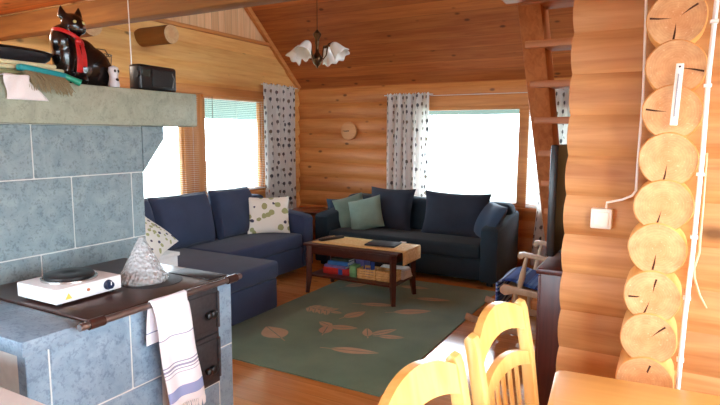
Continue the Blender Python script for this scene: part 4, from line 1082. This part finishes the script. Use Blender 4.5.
t = thing('cable_run', 'thick white cable running down the right side of the log ends', 'cable'); obj('cable', b, M['white'], t)
for z, x in ((1.93, .097), (1.72, .092), (1.42, .091), (1.2, .087), (.98, .079), (.75, .073)):
    b = B(); b.box(x-.012, x+.012, 2.235, 2.262, z-.006, z+.006, .002); obj('clip', b, M['white'], t)
b = B(); b.tube([(.112, 2.388, 1.49), (.112, 2.388, 1.3), (.11, 2.388, 1.12), (.096, 2.388, 1.06), (.104, 2.388, 1.02), (.125, 2.388, .96), (.15, 2.388, .915)], [.006, .008, .011, .014, .008, .006, .004], 8, flat=.6)
o = obj('shoe_horn', b, M['paintwood']); tag(o, 'pale slender shoehorn-like strip hanging right of the cable', 'strip')
t = thing('thermometer', 'white strip thermometer fixed to the stacked log ends', 'thermometer', (.003, 2.235, 1.692)); t.rotation_euler = (0, math.radians(2), 0)
b = B(); b.box(-.012, .012, -.006, .002, -.105, .105, .002); obj('scale_plate', b, M['white'], t)
b = B(); b.tube([(-.001, -.008, -.075), (-.001, -.008, .07)], .0022, 8); tb = obj('tube', b, plain('thermo_tube', lin(150, 150, 156), .2), t)
b = B()
for i in range(22): b.box(.002, .008 if i % 5 else .0105, -.0066, -.0058, -.072+.0065*i, -.071+.0065*i)
obj('scale_marks', b, M['black'], t)
b = B(); b.tube([(0, -.008, .094), (0, -.004, .094)], .0035, 10); obj('screw', b, M['iron'], t)

# ------------------------------------------------------------------ pendant lamp over the dining table (above the frame)
t = thing('pendant_lamp', 'white dome pendant lamp over the dining table', 'lamp', (.55, 1.35, 0))
b = B(); b.lathe([(.03, 2.02), (.06, 2.01), (.14, 1.95), (.2, 1.86), (.196, 1.86), (.136, 1.944), (.058, 2.0), (.03, 2.01)], 32, cap=False); obj('lamp_shade', b, M['white'], t)
b = B(); b.tube([(0, 0, 2.02), (0, 0, 2.43)], .004, 8); obj('cord', b, M['white'], t)
lt = bpy.data.lights.new('bulb', 'POINT'); lt.energy = 14; lt.shadow_soft_size = .06; lt.color = (1, .80, .55)
lo = bpy.data.objects.new('bulb', lt); COL.objects.link(lo); lo.location = (.55, 1.35, 1.90)
# unseen ceiling lamp added behind the fireplace to brighten the upper left wall
t = thing('added_fill_lamp', 'unseen ceiling lamp added to light the upper left wall', 'lamp', (-3.75, 1.7, 0))
b = B(); b.lathe([(.12, 2.43), (.12, 2.40), (.1, 2.37), (0, 2.36)], 28, cap=False); obj('lamp_shade', b, M['shade'], t)
lt = bpy.data.lights.new('added_fill_bulb', 'POINT'); lt.energy = 16; lt.shadow_soft_size = .1; lt.color = (1, .93, .82)
lo = bpy.data.objects.new('added_fill_bulb', lt); COL.objects.link(lo); lo.location = (-3.75, 1.5, 2.25)

# ------------------------------------------------------------------ daylight
w = bpy.data.worlds.new('World'); SC.world = w; w.use_nodes = True
bg = w.node_tree.nodes['Background']; bg.inputs[0].default_value = (.74, .88, 1, 1); bg.inputs[1].default_value = 9
def portal(loc, sx, sy, rotm):
    l = bpy.data.lights.new('portal', 'AREA'); l.shape = 'RECTANGLE'; l.size = sx; l.size_y = sy; l.cycles.is_portal = True
    o = bpy.data.objects.new('window_portal', l); COL.objects.link(o); o.location = loc; o.rotation_euler = rotm
R90 = PI/2
def win_portal(wall, r):
    c = (r[0]+r[1])/2; z = (r[2]+r[3])/2; a, h = r[1]-r[0], r[3]-r[2]
    if wall == 'B': portal((c, YB+.2, z), a, h, (-R90, 0, 0))
    if wall == 'R': portal((c, YR-.2, z), a, h, (R90, 0, 0))
    if wall == 'L': portal((XL-.2, c, z), h, a, (0, -R90, 0))
    if wall == 'D': portal((XR+.2, c, z), h, a, (0, R90, 0))
for wl, r in (('B', W3), ('L', W1), ('L', W2), ('R', W4), ('R', W5), ('D', W6), ('D', W7)): win_portal(wl, r)

SC.view_settings.view_transform = 'Standard'; SC.view_settings.look = 'None'
SC.view_settings.exposure = 1.2; SC.view_settings.gamma = 1; SC.view_settings.use_curve_mapping = False
SC.cycles.max_bounces = 10; SC.cycles.diffuse_bounces = 6; SC.cycles.transparent_max_bounces = 16
SC.cycles.use_denoising = True; SC.cycles.sample_clamp_indirect = 6; SC.cycles.caustics_reflective = False; SC.cycles.caustics_refractive = False
